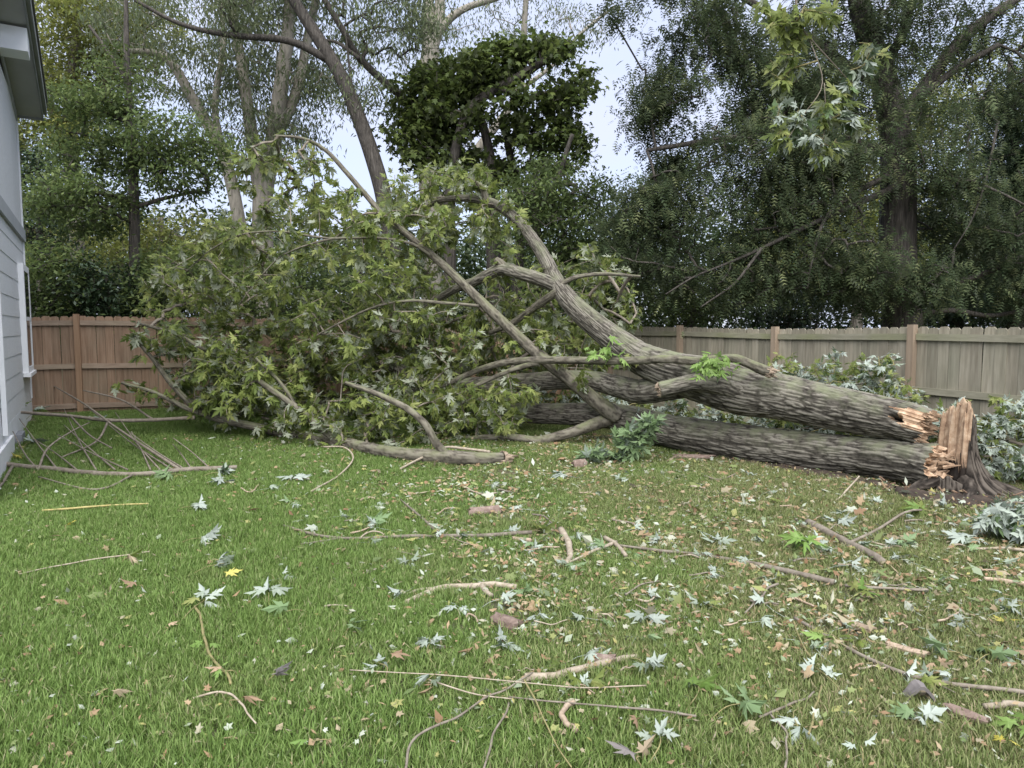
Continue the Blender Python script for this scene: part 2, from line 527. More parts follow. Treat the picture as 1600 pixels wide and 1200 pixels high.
M['siding'] = surf_mat('painted_siding', [(.3, (.64, .65, .66)), (.7, (.71, .72, .735))], (1, 1, 9), 5, 6, rough=.6, bump=.15, bdist=.004, vary=.03)
M['trim'] = surf_mat('white_trim', [(.3, (.74, .755, .77)), (.7, (.81, .82, .835))], (1, 1, 1), 4, rough=.5, bump=.04, vary=.02)
M['band'] = surf_mat('grey_band_board', [(.3, (.36, .375, .39)), (.7, (.43, .445, .46))], (1, 1, 1), 4, rough=.6, bump=.05, vary=.02)
M['soffit'] = surf_mat('grey_soffit', [(.3, (.36, .36, .36)), (.7, (.43, .43, .43))], (1, 1, 1), 2, rough=.6, bump=.04, vary=.02)
M['gutter'] = surf_mat('grey_gutter', [(.3, (.2, .21, .21)), (.7, (.27, .28, .28))], (1, 1, 1), 3, rough=.45, bump=.03, vary=.02)
M['roofing'] = surf_mat('roof_shingle', [(.3, (.09, .09, .09)), (.7, (.17, .165, .16))], (1, 1, 1), 25, bump=.5)
M['concrete'] = surf_mat('painted_foundation', [(.3, (.66, .67, .69)), (.7, (.73, .745, .76))], (1, 1, 1), 6, rough=.8, bump=.2, bdist=.006, vary=.03)
M['grey_box'] = surf_mat('grey_block', [(.3, (.17, .18, .2)), (.7, (.24, .25, .27))], (1, 1, 1), 6, rough=.7, bump=.1)
_m, _n, _l = new_mat('window_glass')
_o = _n.new('ShaderNodeOutputMaterial'); _b = _n.new('ShaderNodeBsdfPrincipled')
_b.inputs['Base Color'].default_value = (.02, .025, .03, 1); _b.inputs['Roughness'].default_value = .06
_l.new(_b.outputs[0], _o.inputs['Surface'])
M['glass'] = _m

# lawn soil / thatch
_m, _n, _l = new_mat('lawn_thatch')
_o = _n.new('ShaderNodeOutputMaterial'); _b = _n.new('ShaderNodeBsdfPrincipled')
_b.inputs['Roughness'].default_value = .95
_g = _n.new('ShaderNodeNewGeometry')
_t = _n.new('ShaderNodeTexNoise'); _t.inputs['Scale'].default_value = 22; _t.inputs['Detail'].default_value = 8
_t2 = _n.new('ShaderNodeTexNoise'); _t2.inputs['Scale'].default_value = 1.1; _t2.inputs['Detail'].default_value = 4
_l.new(_g.outputs['Position'], _t.inputs['Vector']); _l.new(_g.outputs['Position'], _t2.inputs['Vector'])
_r = ramp(_n, [(.3, (.028, .034, .014)), (.55, (.055, .066, .026)), (.75, (.10, .092, .05))])
_r2 = ramp(_n, [(.4, (.06, .075, .028)), (.65, (.14, .115, .07))])
_l.new(_t.outputs['Fac'], _r.inputs['Fac']); _l.new(_t2.outputs['Fac'], _r2.inputs['Fac'])
_x = _n.new('ShaderNodeMixRGB'); _x.inputs['Fac'].default_value = .5
_l.new(_r.outputs['Color'], _x.inputs['Color1']); _l.new(_r2.outputs['Color'], _x.inputs['Color2'])
_l.new(_x.outputs['Color'], _b.inputs['Base Color'])
_u = _n.new('ShaderNodeBump'); _u.inputs['Strength'].default_value = .8; _u.inputs['Distance'].default_value = .03
_l.new(_t.outputs['Fac'], _u.inputs['Height']); _l.new(_u.outputs['Normal'], _b.inputs['Normal'])
_l.new(_b.outputs[0], _o.inputs['Surface'])
M['lawn'] = _m

# grass blades: per-blade value plus broad patches that are drier
_m, _n, _l = new_mat('grass_blade')
_o = _n.new('ShaderNodeOutputMaterial')
_a = attr(_n, 'rnd'); _g = _n.new('ShaderNodeNewGeometry')
_t2 = _n.new('ShaderNodeTexNoise'); _t2.inputs['Scale'].default_value = .75; _t2.inputs['Detail'].default_value = 5
_l.new(_g.outputs['Position'], _t2.inputs['Vector'])
_ra = ramp(_n, [(0, (.09, .155, .034)), (.5, (.148, .235, .055)), (.9, (.205, .29, .085)), (1, (.30, .29, .16))])
_rb = ramp(_n, [(0, (.12, .165, .05)), (.5, (.19, .23, .08)), (.82, (.25, .26, .115)), (1, (.36, .30, .19))])
_l.new(_a.outputs['Fac'], _ra.inputs['Fac']); _l.new(_a.outputs['Fac'], _rb.inputs['Fac'])
_sx = _n.new('ShaderNodeSeparateXYZ'); _l.new(_g.outputs['Position'], _sx.inputs[0])
_ma = _n.new('ShaderNodeMath'); _ma.operation = 'MULTIPLY_ADD'; _ma.inputs[1].default_value = .10; _ma.inputs[2].default_value = -.02
_l.new(_sx.outputs['X'], _ma.inputs[0])
_mb = _n.new('ShaderNodeMath'); _mb.operation = 'ADD'
_l.new(_t2.outputs['Fac'], _mb.inputs[0]); _l.new(_ma.outputs[0], _mb.inputs[1])
_mr = _n.new('ShaderNodeMapRange'); _mr.inputs['From Min'].default_value = .38; _mr.inputs['From Max'].default_value = .72
_l.new(_mb.outputs[0], _mr.inputs['Value'])
_x = _n.new('ShaderNodeMixRGB')
_l.new(_mr.outputs['Result'], _x.inputs['Fac']); _l.new(_ra.outputs['Color'], _x.inputs['Color1']); _l.new(_rb.outputs['Color'], _x.inputs['Color2'])
_b = _n.new('ShaderNodeBsdfPrincipled'); _b.inputs['Roughness'].default_value = .55; _b.inputs['Specular IOR Level'].default_value = .25
_l.new(_x.outputs['Color'], _b.inputs['Base Color'])
_tr = _n.new('ShaderNodeBsdfTranslucent'); _l.new(_x.outputs['Color'], _tr.inputs['Color'])
_ms = _n.new('ShaderNodeMixShader'); _ms.inputs['Fac'].default_value = .3
_l.new(_b.outputs[0], _ms.inputs[1]); _l.new(_tr.outputs[0], _ms.inputs[2]); _l.new(_ms.outputs[0], _o.inputs['Surface'])
M['grass'] = _m

M['litter'] = leaf_mat('leaf_litter_scrap', [(0, (.22, .13, .07)), (.25, (.34, .25, .15)), (.45, (.30, .27, .18)), (.6, (.42, .46, .38)), (.75, (.12, .17, .06)), (.9, (.18, .22, .08)), (1, (.36, .33, .12))], None, .2, .7)

# ------------------------------------------------------------------ ground
gx = np.unique(np.r_[np.linspace(-150, -14, 18), np.linspace(-14, 14, 113), np.linspace(14, 150, 18)])
gy = np.unique(np.r_[np.linspace(-40, 0, 9), np.linspace(0, 20, 81), np.linspace(20, 220, 26)])
XX, YY = np.meshgrid(gx, gy)
V = np.column_stack([XX.ravel(), YY.ravel(), ground_z(XX.ravel(), YY.ravel())])
nx = len(gx)
i, j = np.meshgrid(np.arange(len(gy) - 1), np.arange(nx - 1), indexing='ij')
q = (i * nx + j).ravel()
F = np.stack([q, q + 1, q + nx + 1, q + nx], -1)
tag(MB().add(V, F).build('ground', M['lawn'], smooth_=True), 'lawn ground of thatch and soil under the grass', 'ground', kind='structure')

# ------------------------------------------------------------------ house at the left edge
hC = np.array([-8.69, 12.66])
hE = np.array([.510, -.860])          # along the wall, towards the camera
hN = np.array([.860, .510])           # out of the wall
hz0 = float(ground_z(*hC)) - .02
house = thing('house', 'pale blue-grey sided house at the left edge with deep grey eave', 'house', (hC[0], hC[1], hz0))
HR = np.array([[hE[0], hN[0], 0], [hE[1], hN[1], 0], [0, 0, 1.0]])
def hp(a, n, z):
    return np.array([*(hC + hE * a + hN * n), hz0 + z])
def hbox(name, a0, a1, n0, n1, z0, z1, mat, parent=house, bev=0):
    return MB().box(hp((a0 + a1) / 2, (n0 + n1) / 2, (z0 + z1) / 2), (a1 - a0, n1 - n0, z1 - z0), HR).build(name, mat, parent)
hbox('wall', 0.02, 7.0, -6.0, -.02, .05, 5.4, M['siding'])
EXP = .285
row = 0
z = .36
while z < 3.12:
    z1 = min(z + EXP, 3.13)
    cuts = [0.09, 2.1 + (1.37 * row) % 2.6, 4.9 + (1.1 * row) % 1.7, 7.0]
    for a0, a1 in zip(cuts[:-1], cuts[1:]):
        # lap board: proud at its lower edge
        v = [hp(a0 + .002, -.018, z), hp(a1 - .002, -.018, z), hp(a1 - .002, .011, z), hp(a0 + .002, .011, z),
             hp(a0 + .002, -.018, z1), hp(a1 - .002, -.018, z1), hp(a1 - .002, .004, z1), hp(a0 + .002, .004, z1)]
        MB().add(v, np.array([[0, 1, 2, 3], [7, 6, 5, 4], [3, 2, 6, 7], [0, 3, 7, 4], [2, 1, 5, 6]])).build('siding_board', M['siding'], house)
    z = z1
    row += 1
for k in range(6):
    a0 = .09 + k * 1.22
    hbox('siding_panel', a0 + .004, min(a0 + 1.216, 7.0), -.018, .006, 3.34, 5.44 + .0, M['siding'])
hbox('band_board', .0, 7.0, -.018, .05, 3.135, 3.335, M['band'])
hbox('corner_trim', -.02, .085, -.1, .026, .36, 3.13, M['trim'])
hbox('corner_trim', -.02, .085, -.1, .026, 3.34, 5.42, M['trim'])
hbox('foundation', -.0, 7.0, -.3, .012, -.15, .355, M['concrete'])
hbox('foundation_ledge', 3.9, 7.0, .014, .05, -.15, .19, M['trim'])
hbox('foundation_block', 2.9, 3.4, .014, .10, -.1, .12, M['grey_box'])
win = hbox('window', .28, 1.45, -.03, .012, .88, 2.66, M['trim'])
wf = MB()
for (a0, a1, z0, z1) in ((.28, .38, .88, 2.66), (1.35, 1.45, .88, 2.66), (.38, 1.35, 2.55, 2.66), (.38, 1.35, .88, .97), (.38, 1.35, 1.74, 1.80)):
    wf.box(hp((a0 + a1) / 2, .05, (z0 + z1) / 2), (a1 - a0, .074, z1 - z0), HR)
wf.build('frame', M['trim'], win)
hbox('sill', .24, 1.49, .012, .12, .82, .878, M['trim'], win)
hbox('pane', .382, 1.348, .014, .080, 1.802, 2.548, M['glass'], win)
hbox('pane', .382, 1.348, .014, .076, .972, 1.738, M['glass'], win)
hbox('downspout', 4.75, 4.83, .016, .07, .3, 3.1, M['trim'])
# raking eave with soffit, fascia, gutter
RAKE = .178
def slab(name, a0, a1, n0, n1, zb, th, mat):
    v = []
    for a in (a0, a1):
        for n_ in (n0, n1):
            for t in (0, th):
                v.append(hp(a, n_, zb + RAKE * a + t))
    return MB().add(v, np.array([[0, 1, 3, 2], [4, 6, 7, 5], [0, 4, 5, 1], [2, 3, 7, 6], [0, 2, 6, 4], [1, 5, 7, 3]])).build(name, mat, house)
slab('soffit', -.05, 7.0, .027, .38, 5.36, .03, M['soffit'])
slab('fascia', -.05, 7.0, .38, .405, 5.33, .30, M['gutter'])
slab('gutter', -.05, 7.0, .405, .46, 5.42, .16, M['gutter'])
slab('frieze_board', -.02, 7.0, .0, .026, 5.20, .15, M['band'])
slab('roof', -.10, 7.0, -6.0, .48, 5.66, .05, M['roofing'])
v = hbox('eave_return', 2.55, 2.95, .03, .378, 5.52, 5.84, M['trim'])
hbox('eave_end', -.09, -.052, -.3, .405, 5.31, 5.62, M['gutter'])

# ------------------------------------------------------------------ fences
def picket_mesh(mat, h, seed):
    r = random.Random(seed)
    w, t, c = .07, .008, .028
    pts = [(-w, 0), (w, 0), (w, h - c), (w - c, h), (-w + c, h), (-w, h - c)]
    v = [(x, -t, z) for x, z in pts] + [(x, t, z) for x, z in pts]
    mb = MB()
    k = 6
    mb.add(v, [np.array([[0, 1, 2, 5], [2, 3, 4, 5]]), np.array([[7, 6, 11, 8], [11, 10, 9, 8]]),
               np.array([[a, a + k, (a + 1) % k + k, (a + 1) % k] for a in range(k)])])
    return mb.mesh('picket', mat)

def fence(label, A, B, post_ts, mats, h, side, railz):
    A, B = np.array(A, float), np.array(B, float)
    L = np.linalg.norm(B - A)
    e = (B - A) / L
    nrm = np.array([-e[1], e[0]]) * side
    ang = math.atan2(e[1], e[0])
    base = (A[0], A[1], float(ground_z(*A)))
    f = thing('wooden_fence', label, 'fence', base, 'wooden fences round the yard')
    bm, rm, pm = mats
    meshes = [picket_mesh(bm, h - .06 + d, k) for k, d in enumerate((0, .004, -.006, .009))]
    k = 0
    s = .07
    while s < L - .05:
        p = A + e * s
        o = bpy.data.objects.new('picket', meshes[k % 4])
        COL.objects.link(o)
        o.parent = f
        gz = float(ground_z(*p)) + .035
        o.location = (p[0] - base[0], p[1] - base[1], gz - base[2] + random.uniform(-.006, .006))
        o.rotation_euler = (random.uniform(-.006, .006), random.uniform(-.005, .005), ang + random.uniform(-.02, .02))
        s += .1445 + random.uniform(-.001, .002)
        k += 1
    R = np.array([[e[0], nrm[0], 0], [e[1], nrm[1], 0], [0, 0, 1.0]])
    for t in post_ts:
        p = A + e * t + nrm * .058
        gz = float(ground_z(*p))
        MB().box((p[0], p[1], gz + h / 2 - .08), (.095, .095, h + .16 + .03), R).build('post', pm, f)
    for t0, t1 in zip(post_ts[:-1], post_ts[1:]):
        for rz in railz:
            a, b = A + e * (t0 + .05) + nrm * .031, A + e * (t1 - .05) + nrm * .031
            za, zb = float(ground_z(*a)) + rz, float(ground_z(*b)) + rz
            d = nrm * .019
            v = []
            for q_, zz in ((a, za), (b, zb)):
                for sg in (-1, 1):
                    for dz in (0, .09):
                        v.append((*(q_ + d * sg), zz + dz))
            MB().add(v, np.array([[0, 1, 3, 2], [4, 6, 7, 5], [0, 4, 5, 1], [2, 3, 7, 6], [0, 2, 6, 4], [1, 5, 7, 3]])).build('rail', rm, f)
    return f

FK = np.array([2.0, 17.0])
fL0 = np.array([-10.6, 12.09])
eL = (FK - fL0) / np.linalg.norm(FK - fL0)
tp = ((-8.05 + .0) - fL0[0]) / eL[0]
fence('red-brown board fence at the left between the house and the fallen tree', fL0, FK, [tp - 2.2] + [tp + 2.44 * k for k in range(5)], (M['fence_red'], M['rail_red'], M['post_red']), 1.83, -1, (.10, .84, 1.64))
eR = np.array([1.1, -2.17]) / 2.433
tR = np.linalg.norm(np.array([3.4, 14.24]) - FK)
fence('weathered grey-green board fence at the right behind the broken trunks', FK + eR * .1, FK + eR * 14.6, [tR - 2.48 + 2.433 * k for k in range(7)], (M['fence_grey'], M['rail_grey'], M['post_tan']), 1.82, -1, (.12, .88, 1.62))

# ------------------------------------------------------------------ trees
def inside(poly, x, y):
    poly = np.asarray(poly, float)
    r = np.zeros(len(x), bool)
    a = poly; b = np.roll(poly, -1, 0)
    for (x0, y0), (x1, y1) in zip(a, b):
        c = ((y0 > y) != (y1 > y)) & (x < (x1 - x0) * (y - y0) / (y1 - y0 + 1e-9) + x0)
        r ^= c
    return r

def attract(poly, n, y0, y1, seed, thr=.42, fs=1 / 38.0, zmin=.12):
    r = np.random.default_rng(seed)
    poly = np.asarray(poly, float)
    out = []
    while len(out) < n:
        x = r.uniform(poly[:, 0].min(), poly[:, 0].max(), n * 4)
        y = r.uniform(poly[:, 1].min(), poly[:, 1].max(), n * 4)
        Yw = r.uniform(y0, y1, n * 4)
        ok = inside(poly, x, y) & (fbm(np.column_stack([x * fs, y * fs, Yw * .9]), seed, 3) > thr)
        for a, b, c in zip(x[ok], y[ok], Yw[ok]):
            p = P(a, b, c)
            g = float(ground_z(p[0], p[1]))
            if p[2] < g + zmin:
                continue
            out.append(p)
            if len(out) >= n:
                break
    return np.array(out)

class Skel:
    """nodes of a branching skeleton; grows twigs out to attractor points"""
    def __init__(self):
        self.p, self.par, self.own, self.cnt = [], [], [], []
        self.chains = []
    def trunk(self, C, own=0, every=1):
        last = -1
        for k in range(0, len(C), every):
            self.p.append(np.asarray(C[k], float)); self.par.append(last); self.own.append(own); self.cnt.append(0)
            last = len(self.p) - 1
    def grow(self, att, step=.3, arch=.12, jit=.05, vbias=0.0, maxd=None):
        att = np.asarray(att, float)
        base = np.array(self.p)
        d0 = np.array([np.min(np.linalg.norm(base - a, axis=1)) for a in att])
        tips = []
        cap = len(base) + len(att) * 14
        arr = np.zeros((cap, 3)); arr[:len(base)] = base
        n = len(base)
        for k in np.argsort(d0):
            a = att[k]
            dv = arr[:n] - a
            dd = np.sqrt((dv ** 2).sum(1)) + vbias * np.maximum(dv[:, 2], 0)
            b = int(np.argmin(dd))
            dist = float(np.linalg.norm(arr[b] - a))
            if maxd and dist > maxd:
                tips.append((k, -1)); continue
            m = int(min(12, max(2, math.ceil(dist / step))))
            c = (arr[b] + a) / 2 + np.array([0, 0, arch * dist]) + RNG.normal(0, jit * dist, 3)
            t = np.linspace(0, 1, m + 1)[1:, None]
            path = arr[b] * (1 - t) ** 2 + 2 * c * t * (1 - t) + a * t ** 2
            path[:-1] += RNG.normal(0, jit * .35 * dist / m, (m, 3))[:-1]
            idx = [b]
            for q_ in path:
                self.p.append(q_); self.par.append(idx[-1]); self.own.append(self.own[b]); self.cnt.append(0)
                arr[n] = q_; n += 1
                idx.append(n - 1)
            self.chains.append(idx)
            tips.append((k, n - 1))
            q_ = n - 1
            while q_ >= 0:
                self.cnt[q_] += 1
                q_ = self.par[q_]
        return tips
    def tubes(self, mb, own=None, rtip=.006, power=.5, sides=5, rmax=.2):
        for ch in self.chains:
            if own is not None and self.own[ch[-1]] != own:
                continue
            C = np.array([self.p[k] for k in ch])
            r = np.array([min(rmax, rtip * max(1, self.cnt[k]) ** power) for k in ch])
            r[0] = min(r[0], r[1] * 1.25)
            mb.tube(C, r, sides, cap=False)

def limb_px(pts, n=24):
    """pixel polyline (px, py, Y, radius px) -> world centres and radii"""
    w = np.array([[*P(a, b, c), r * pxsize(c)] for a, b, c, r in pts])
    w = catmull(w, n)
    return w[:, :3], np.maximum(w[:, 3], .003)

def leaves_at(mb, tmpl, centres, per, spread, size, flat=.65, droop=.25, upj=.45, rlo=0, rhi=1, coh=0.0):
    nc = len(centres)
    c = np.repeat(np.asarray(centres), per, axis=0)
    k = len(c)
    cd = RNG.normal(0, 1, (nc, 3)); cd[:, 2] = cd[:, 2] * .35 - droop
    cd /= np.linalg.norm(cd, axis=1)[:, None]
    cs = np.repeat(RNG.uniform(.55, 1.35, nc), per)[:, None]
    cd = np.repeat(cd, per, axis=0)
    pos = c + RNG.normal(0, 1, (k, 3)) * np.array([spread, spread, spread * flat]) * cs * (1 - .55 * coh) + cd * RNG.uniform(-1.6, 1.6, (k, 1)) * spread * coh * cs
    d = RNG.normal(0, 1, (k, 3)); d[:, 2] = d[:, 2] * .5 - droop
    d = d * (1 - .6 * coh) + cd * coh * 1.6
    nn = RNG.normal(0, upj, (k, 3)) * (1 - .4 * coh); nn[:, 2] += 1
    cl = np.repeat(RNG.uniform(-.3, .3, nc), per)
    rnd = np.clip(RNG.uniform(rlo, rhi, k) * .6 + .2 + cl, 0.001, .999)
    scatter(mb, tmpl, pos, frames(d, nn), size * RNG.uniform(.7, 1.25, k), rnd)

def sample_blobs(blobs, seed, thr=.0, fs=.6):
    out = []
    r = np.random.default_rng(seed)
    for (cx, cy, rx, ry, Y, ry_depth, n) in blobs:
        c = P(cx, cy, Y)
        s = pxsize(Y)
        got = 0
        while got < n:
            v = r.normal(0, 1, (n * 3, 3))
            v /= np.linalg.norm(v, axis=1)[:, None]
            rad = r.uniform(0.1, 1, len(v)) ** .45
            v = v * rad[:, None] * np.array([rx * s, ry_depth, ry * s]) + c
            if thr:
                v = v[fbm(v * fs, seed, 3) > thr]
            v = v[v[:, 2] > .5][:n - got]
            if len(v) == 0:
                break
            out.append(v)
            got += len(v)
    return np.vstack(out)

RMAX = {'feathery_tree': .028}
def tree(name, label, cat, Y, trunks, blobs, leaf, tmpl, per, spread, size, bark, seed, group=None, thr=.0, fs=.6, step=.5,
         arch=.1, rtip=.006, power=.5, flat=.65, droop=.25, crown='crown', vbias=.3, sides=10, upj=.45, branch_name='branches', coh=.35, att=None):
    C0, R0 = limb_px(trunks[0], 30)
    g = float(ground_z(C0[0][0], C0[0][1]))
    base = np.array([C0[0][0], C0[0][1], g])
    t = thing(name, label, cat, base, group)
    sk = Skel()
    for k, tr in enumerate(trunks):
        C, R = limb_px(tr, 30)
        if k == 0:
            C = np.vstack([[C[0][0], C[0][1], g - .1], C]); R = np.r_[R[0] * 1.3, R]
        C = C + np.column_stack([np.sin(np.linspace(0, 9, len(C)) + seed + k) * R * .25, np.zeros(len(C)), np.zeros(len(C))])
        MB().tube(C, R, sides).build('trunk' if k == 0 else 'limb', bark, t, smooth_=True)
        sk.trunk(C)
    if att is None:
        att = sample_blobs(blobs, seed, thr, fs)
    sk.grow(att, step, arch, .06, vbias)
    tw = MB()
    sk.tubes(tw, None, rtip, power, 5, RMAX.get(name, .2))
    tag(tw.build(branch_name, bark, t, smooth_=True), kind='stuff')
    lf = MB()
    leaves_at(lf, tmpl, att, per, spread, size, flat, droop, upj, coh=coh)
    tag(lf.build(crown, leaf, t), kind='stuff')
    return t

WG = 'trees standing behind the fences'
# tall multi-stemmed tree, left of centre
tree('tall_tree', 'tall multi-stemmed tree with pale grey-brown trunks behind the left fence', 'tree', 21,
     [[(416, 505, 21, 18), (415, 400, 21, 16), (414, 310, 21, 15), (425, 230, 21, 13), (437, 130, 21, 11), (450, 40, 21, 9), (462, -110, 21, 6)],
      [(412, 320, 21, 13), (402, 250, 21, 11), (385, 160, 21, 9), (370, 60, 21, 7), (352, -80, 21, 5)],
      [(385, 400, 20.6, 10), (372, 330, 20.6, 10), (345, 240, 20.6, 9.5), (300, 150, 20.5, 8), (260, 90, 20.4, 6), (195, 78, 20.3, 3)],
      [(425, 230, 21, 9), (455, 160, 21.3, 8), (478, 80, 21.5, 7), (505, -60, 21.6, 5)],
      [(352, 250, 20.6, 6), (335, 170, 20.6, 5), (350, 60, 20.6, 4), (330, -60, 20.6, 3)]],
     [(300, 60, 130, 100, 20.5, 2.5, 120), (430, 60, 120, 110, 21, 2.5, 120), (520, 60, 90, 90, 21.5, 2, 80), (400, 200, 90, 60, 21, 2, 50), (360, -100, 260, 90, 21, 3, 160), (450, 240, 60, 60, 21, 1.5, 20)],
     M['willowy'], LANCE, 46, .42, .17, M['pale_bark'], 21, WG, .42, .5, droop=.8)
# leaning bare trunk
tree('leaning_tree', 'bare dark trunk leaning left against open sky above the fallen crown', 'tree', 18,
     [[(640, 520, 18, 14.1), (622, 420, 18, 13.4), (600, 310, 18, 12.7), (578, 240, 18, 12.0), (556, 180, 18, 11.3), (532, 120, 18, 10.6), (498, 60, 18, 9.5), (455, -10, 18, 7.7), (400, -110, 18, 5.6)],
      [(512, 92, 18, 6.4), (470, 70, 17.9, 5.6), (430, 60, 17.8, 5.3), (380, 57, 17.7, 4.6), (320, 48, 17.6, 3.9), (270, 32, 17.5, 3.2), (210, 0, 17.4, 2.4)],
      [(800, 505, 20.2, 8.5), (785, 400, 20.2, 7.7), (750, 290, 20.1, 7.1), (700, 215, 19.9, 6.4), (655, 172, 19.6, 6.0), (610, 135, 19.0, 5.6), (560, 88, 18.6, 5.3), (532, 40, 18.2, 4.6), (495, -20, 18.2, 4.2), (460, -90, 18.2, 2.9)],
      [(552, 168, 18, 2.1), (547, 110, 18, 1.8), (538, 40, 18, 1.4)],
      [(562, 92, 18.2, 2.9), (530, 68, 18.3, 2.4), (505, 62, 18.4, 1.8)]],
     [(300, 10, 120, 40, 17.5, 1, 50), (600, 30, 90, 60, 18.5, 1.2, 70), (560, 150, 45, 40, 18.2, .7, 26), (430, -90, 240, 60, 18, 2, 110), (650, 40, 50, 60, 18.4, 1, 30)],
     M['willowy'], LANCE, 32, .36, .15, M['dark_bark'], 22, WG, .42, .5, droop=.7)
# straight slim tree with dark green tiers
tree('slim_tree', 'slim straight tree with green leafy tiers behind the left fence', 'tree', 16.5,
     [[(212, 505, 16.5, 8), (211, 420, 16.5, 8), (208, 320, 16.5, 7.5), (204, 220, 16.5, 6.5), (200, 120, 16.5, 5), (198, 40, 16.5, 3.5), (196, -70, 16.5, 2)],
      [(206, 315, 16.5, 4), (175, 305, 16.3, 3.2), (140, 300, 16.2, 2.4)],
      [(207, 325, 16.5, 4), (250, 312, 16.4, 3.2), (300, 300, 16.3, 2.2)],
      [(204, 195, 16.5, 3.5), (175, 180, 16.4, 2.5), (130, 165, 16.3, 2)],
      [(201, 130, 16.5, 3.5), (175, 90, 16.5, 2.5), (140, 40, 16.5, 2)]],
     [(150, 165, 70, 26, 16.4, 1.2, 70), (270, 225, 90, 36, 16.4, 1.3, 100), (130, 320, 95, 50, 16.2, 1.3, 130), (200, 240, 60, 40, 16.5, 1, 50), (290, 270, 60, 40, 16.2, 1, 50), (120, 240, 60, 40, 16.8, 1, 40), (200, 110, 50, 30, 16.5, 1, 20)],
     M['green_oak'], DIAM, 42, .30, .12, M['dark_bark'], 23, WG, .0, droop=.4, flat=.45)
# yellow-green tree beyond, upper left
tree('yellow_green_tree', 'tall yellow-green tree rising above the house eave at upper left', 'tree', 25,
     [[(120, 505, 25, 13), (115, 350, 25, 12), (110, 200, 25, 10), (120, 60, 25, 7), (130, -120, 25, 4)],
      [(112, 240, 25, 7), (70, 150, 25, 5), (40, 40, 25, 4), (20, -60, 25, 3)],
      [(112, 200, 25, 7), (170, 120, 25, 5), (230, 40, 25, 4)]],
     [(100, 60, 130, 80, 25, 3, 260), (200, 60, 90, 80, 25, 3, 140), (100, 160, 100, 50, 25, 2.5, 130), (80, 215, 70, 28, 24, 1.5, 60), (90, -80, 200, 90, 25, 3, 200), (60, 250, 60, 60, 25.5, 2, 50)],
     M['yellow_green'], DIAM, 46, .40, .16, M['back_bark'], 24, WG, .36, .5)
# pale upright tree behind the dark crown
tree('pale_tree', 'pale forked tree trunk seen above the dark leafy crown', 'tree', 26,
     [[(672, 505, 26, 15), (671, 300, 26, 15), (671, 120, 26, 14), (672, 70, 26, 13), (668, 10, 26, 8), (662, -90, 26, 5)],
      [(674, 75, 26, 9), (688, 20, 26, 8), (690, -50, 26, 6), (695, -120, 26, 4)],
      [(680, 55, 26, 7), (705, 28, 26, 6), (735, 10, 26, 5), (790, -10, 26, 4), (850, -60, 26, 3)],
      [(680, 330, 26, 8), (750, 230, 26, 7), (800, 160, 26, 6), (816, 110, 26, 5), (820, 40, 26, 4.5), (826, -40, 26, 3.5)],
      [(806, 145, 26, 4), (860, 105, 26, 3), (905, 55, 26, 2.5), (960, 10, 26, 2)]],
     [(740, 10, 130, 50, 26, 2, 80), (630, 60, 60, 60, 26, 2, 30), (860, 60, 90, 50, 26, 2, 34), (750, -100, 200, 60, 26, 2, 60), (900, 30, 50, 40, 26, 1, 16)],
     M['willowy'], LANCE, 22, .40, .16, M['pale_bark'], 25, WG, .40, .5, droop=.8)
DARK_POLY = [(612, 135), (655, 102), (720, 88), (780, 60), (850, 54), (905, 66), (885, 95), (925, 112), (918, 150), (885, 172), (918, 228), (880, 280), (845, 250), (810, 285), (775, 240), (745, 262), (715, 220), (690, 258), (640, 256), (622, 214), (594, 228), (616, 182), (604, 156)]
DARK_TOP = [(625, 130), (680, 100), (780, 66), (860, 60), (890, 72), (830, 100), (760, 140), (700, 190), (650, 220), (640, 170)]
DARK_LOW = [(640, 250), (720, 240), (800, 230), (880, 250), (900, 320), (840, 340), (760, 330), (690, 300)]
# dark dense crown, centre
tree('dark_crown_tree', 'dark dense leafy tree crown with a curved limb at top centre', 'tree'  , 18.5,
     [[(700, 505, 18.5, 10.4), (702, 400, 18.5, 9.6), (706, 300, 18.5, 8.8), (714, 230, 18.5, 7.6), (728, 180, 18.5, 7.2), (752, 152, 18.5, 7.2), (800, 125, 18.5, 6.8), (845, 98, 18.5, 6.0), (890, 66, 18.5, 4.0)],
      [(775, 505, 19.0, 11), (772, 400, 19.0, 10), (768, 300, 19.0, 9), (760, 220, 19.0, 7), (740, 140, 19.0, 5)],
      [(806, 505, 19.3, 9), (812, 400, 19.3, 8), (808, 300, 19.3, 7), (790, 200, 19.3, 5)]],
     None,
     M['dark_vine'], LOBED, 22, .25, .18, M['dark_bark'], 26, WG, .40, 1.1, droop=.5, coh=.6,
     att=np.vstack([attract(DARK_POLY, 400, 18.0, 19.8, 61, .44, 1 / 34.0), attract(DARK_TOP, 170, 18.3, 19.4, 62, .3), attract(DARK_LOW, 90, 18.4, 20, 63, .4, 1 / 30.0)]))
# thin grey-green trees right of it
tree('thin_tree', 'thin grey-green tree between the dark crown and the feathery tree', 'tree', 17,
     [[(850, 505, 17, 9), (845, 420, 17, 8), (838, 360, 17, 6), (832, 320, 17, 4), (830, 290, 17, 2)], [(838, 340, 17, 5), (870, 280, 17, 4), (895, 210, 17, 3)]],
     [(850, 300, 70, 60, 17, 1.2, 90), (900, 350, 60, 60, 17, 1.2, 90), (830, 350, 80, 60, 17, 1.2, 90), (900, 440, 80, 70, 17, 1.3, 130), (940, 310, 40, 40, 17, 1, 30)],
     M['green_oak'], DIAM, 34, .30, .12, M['dark_bark'], 27, WG, .0, droop=.4)
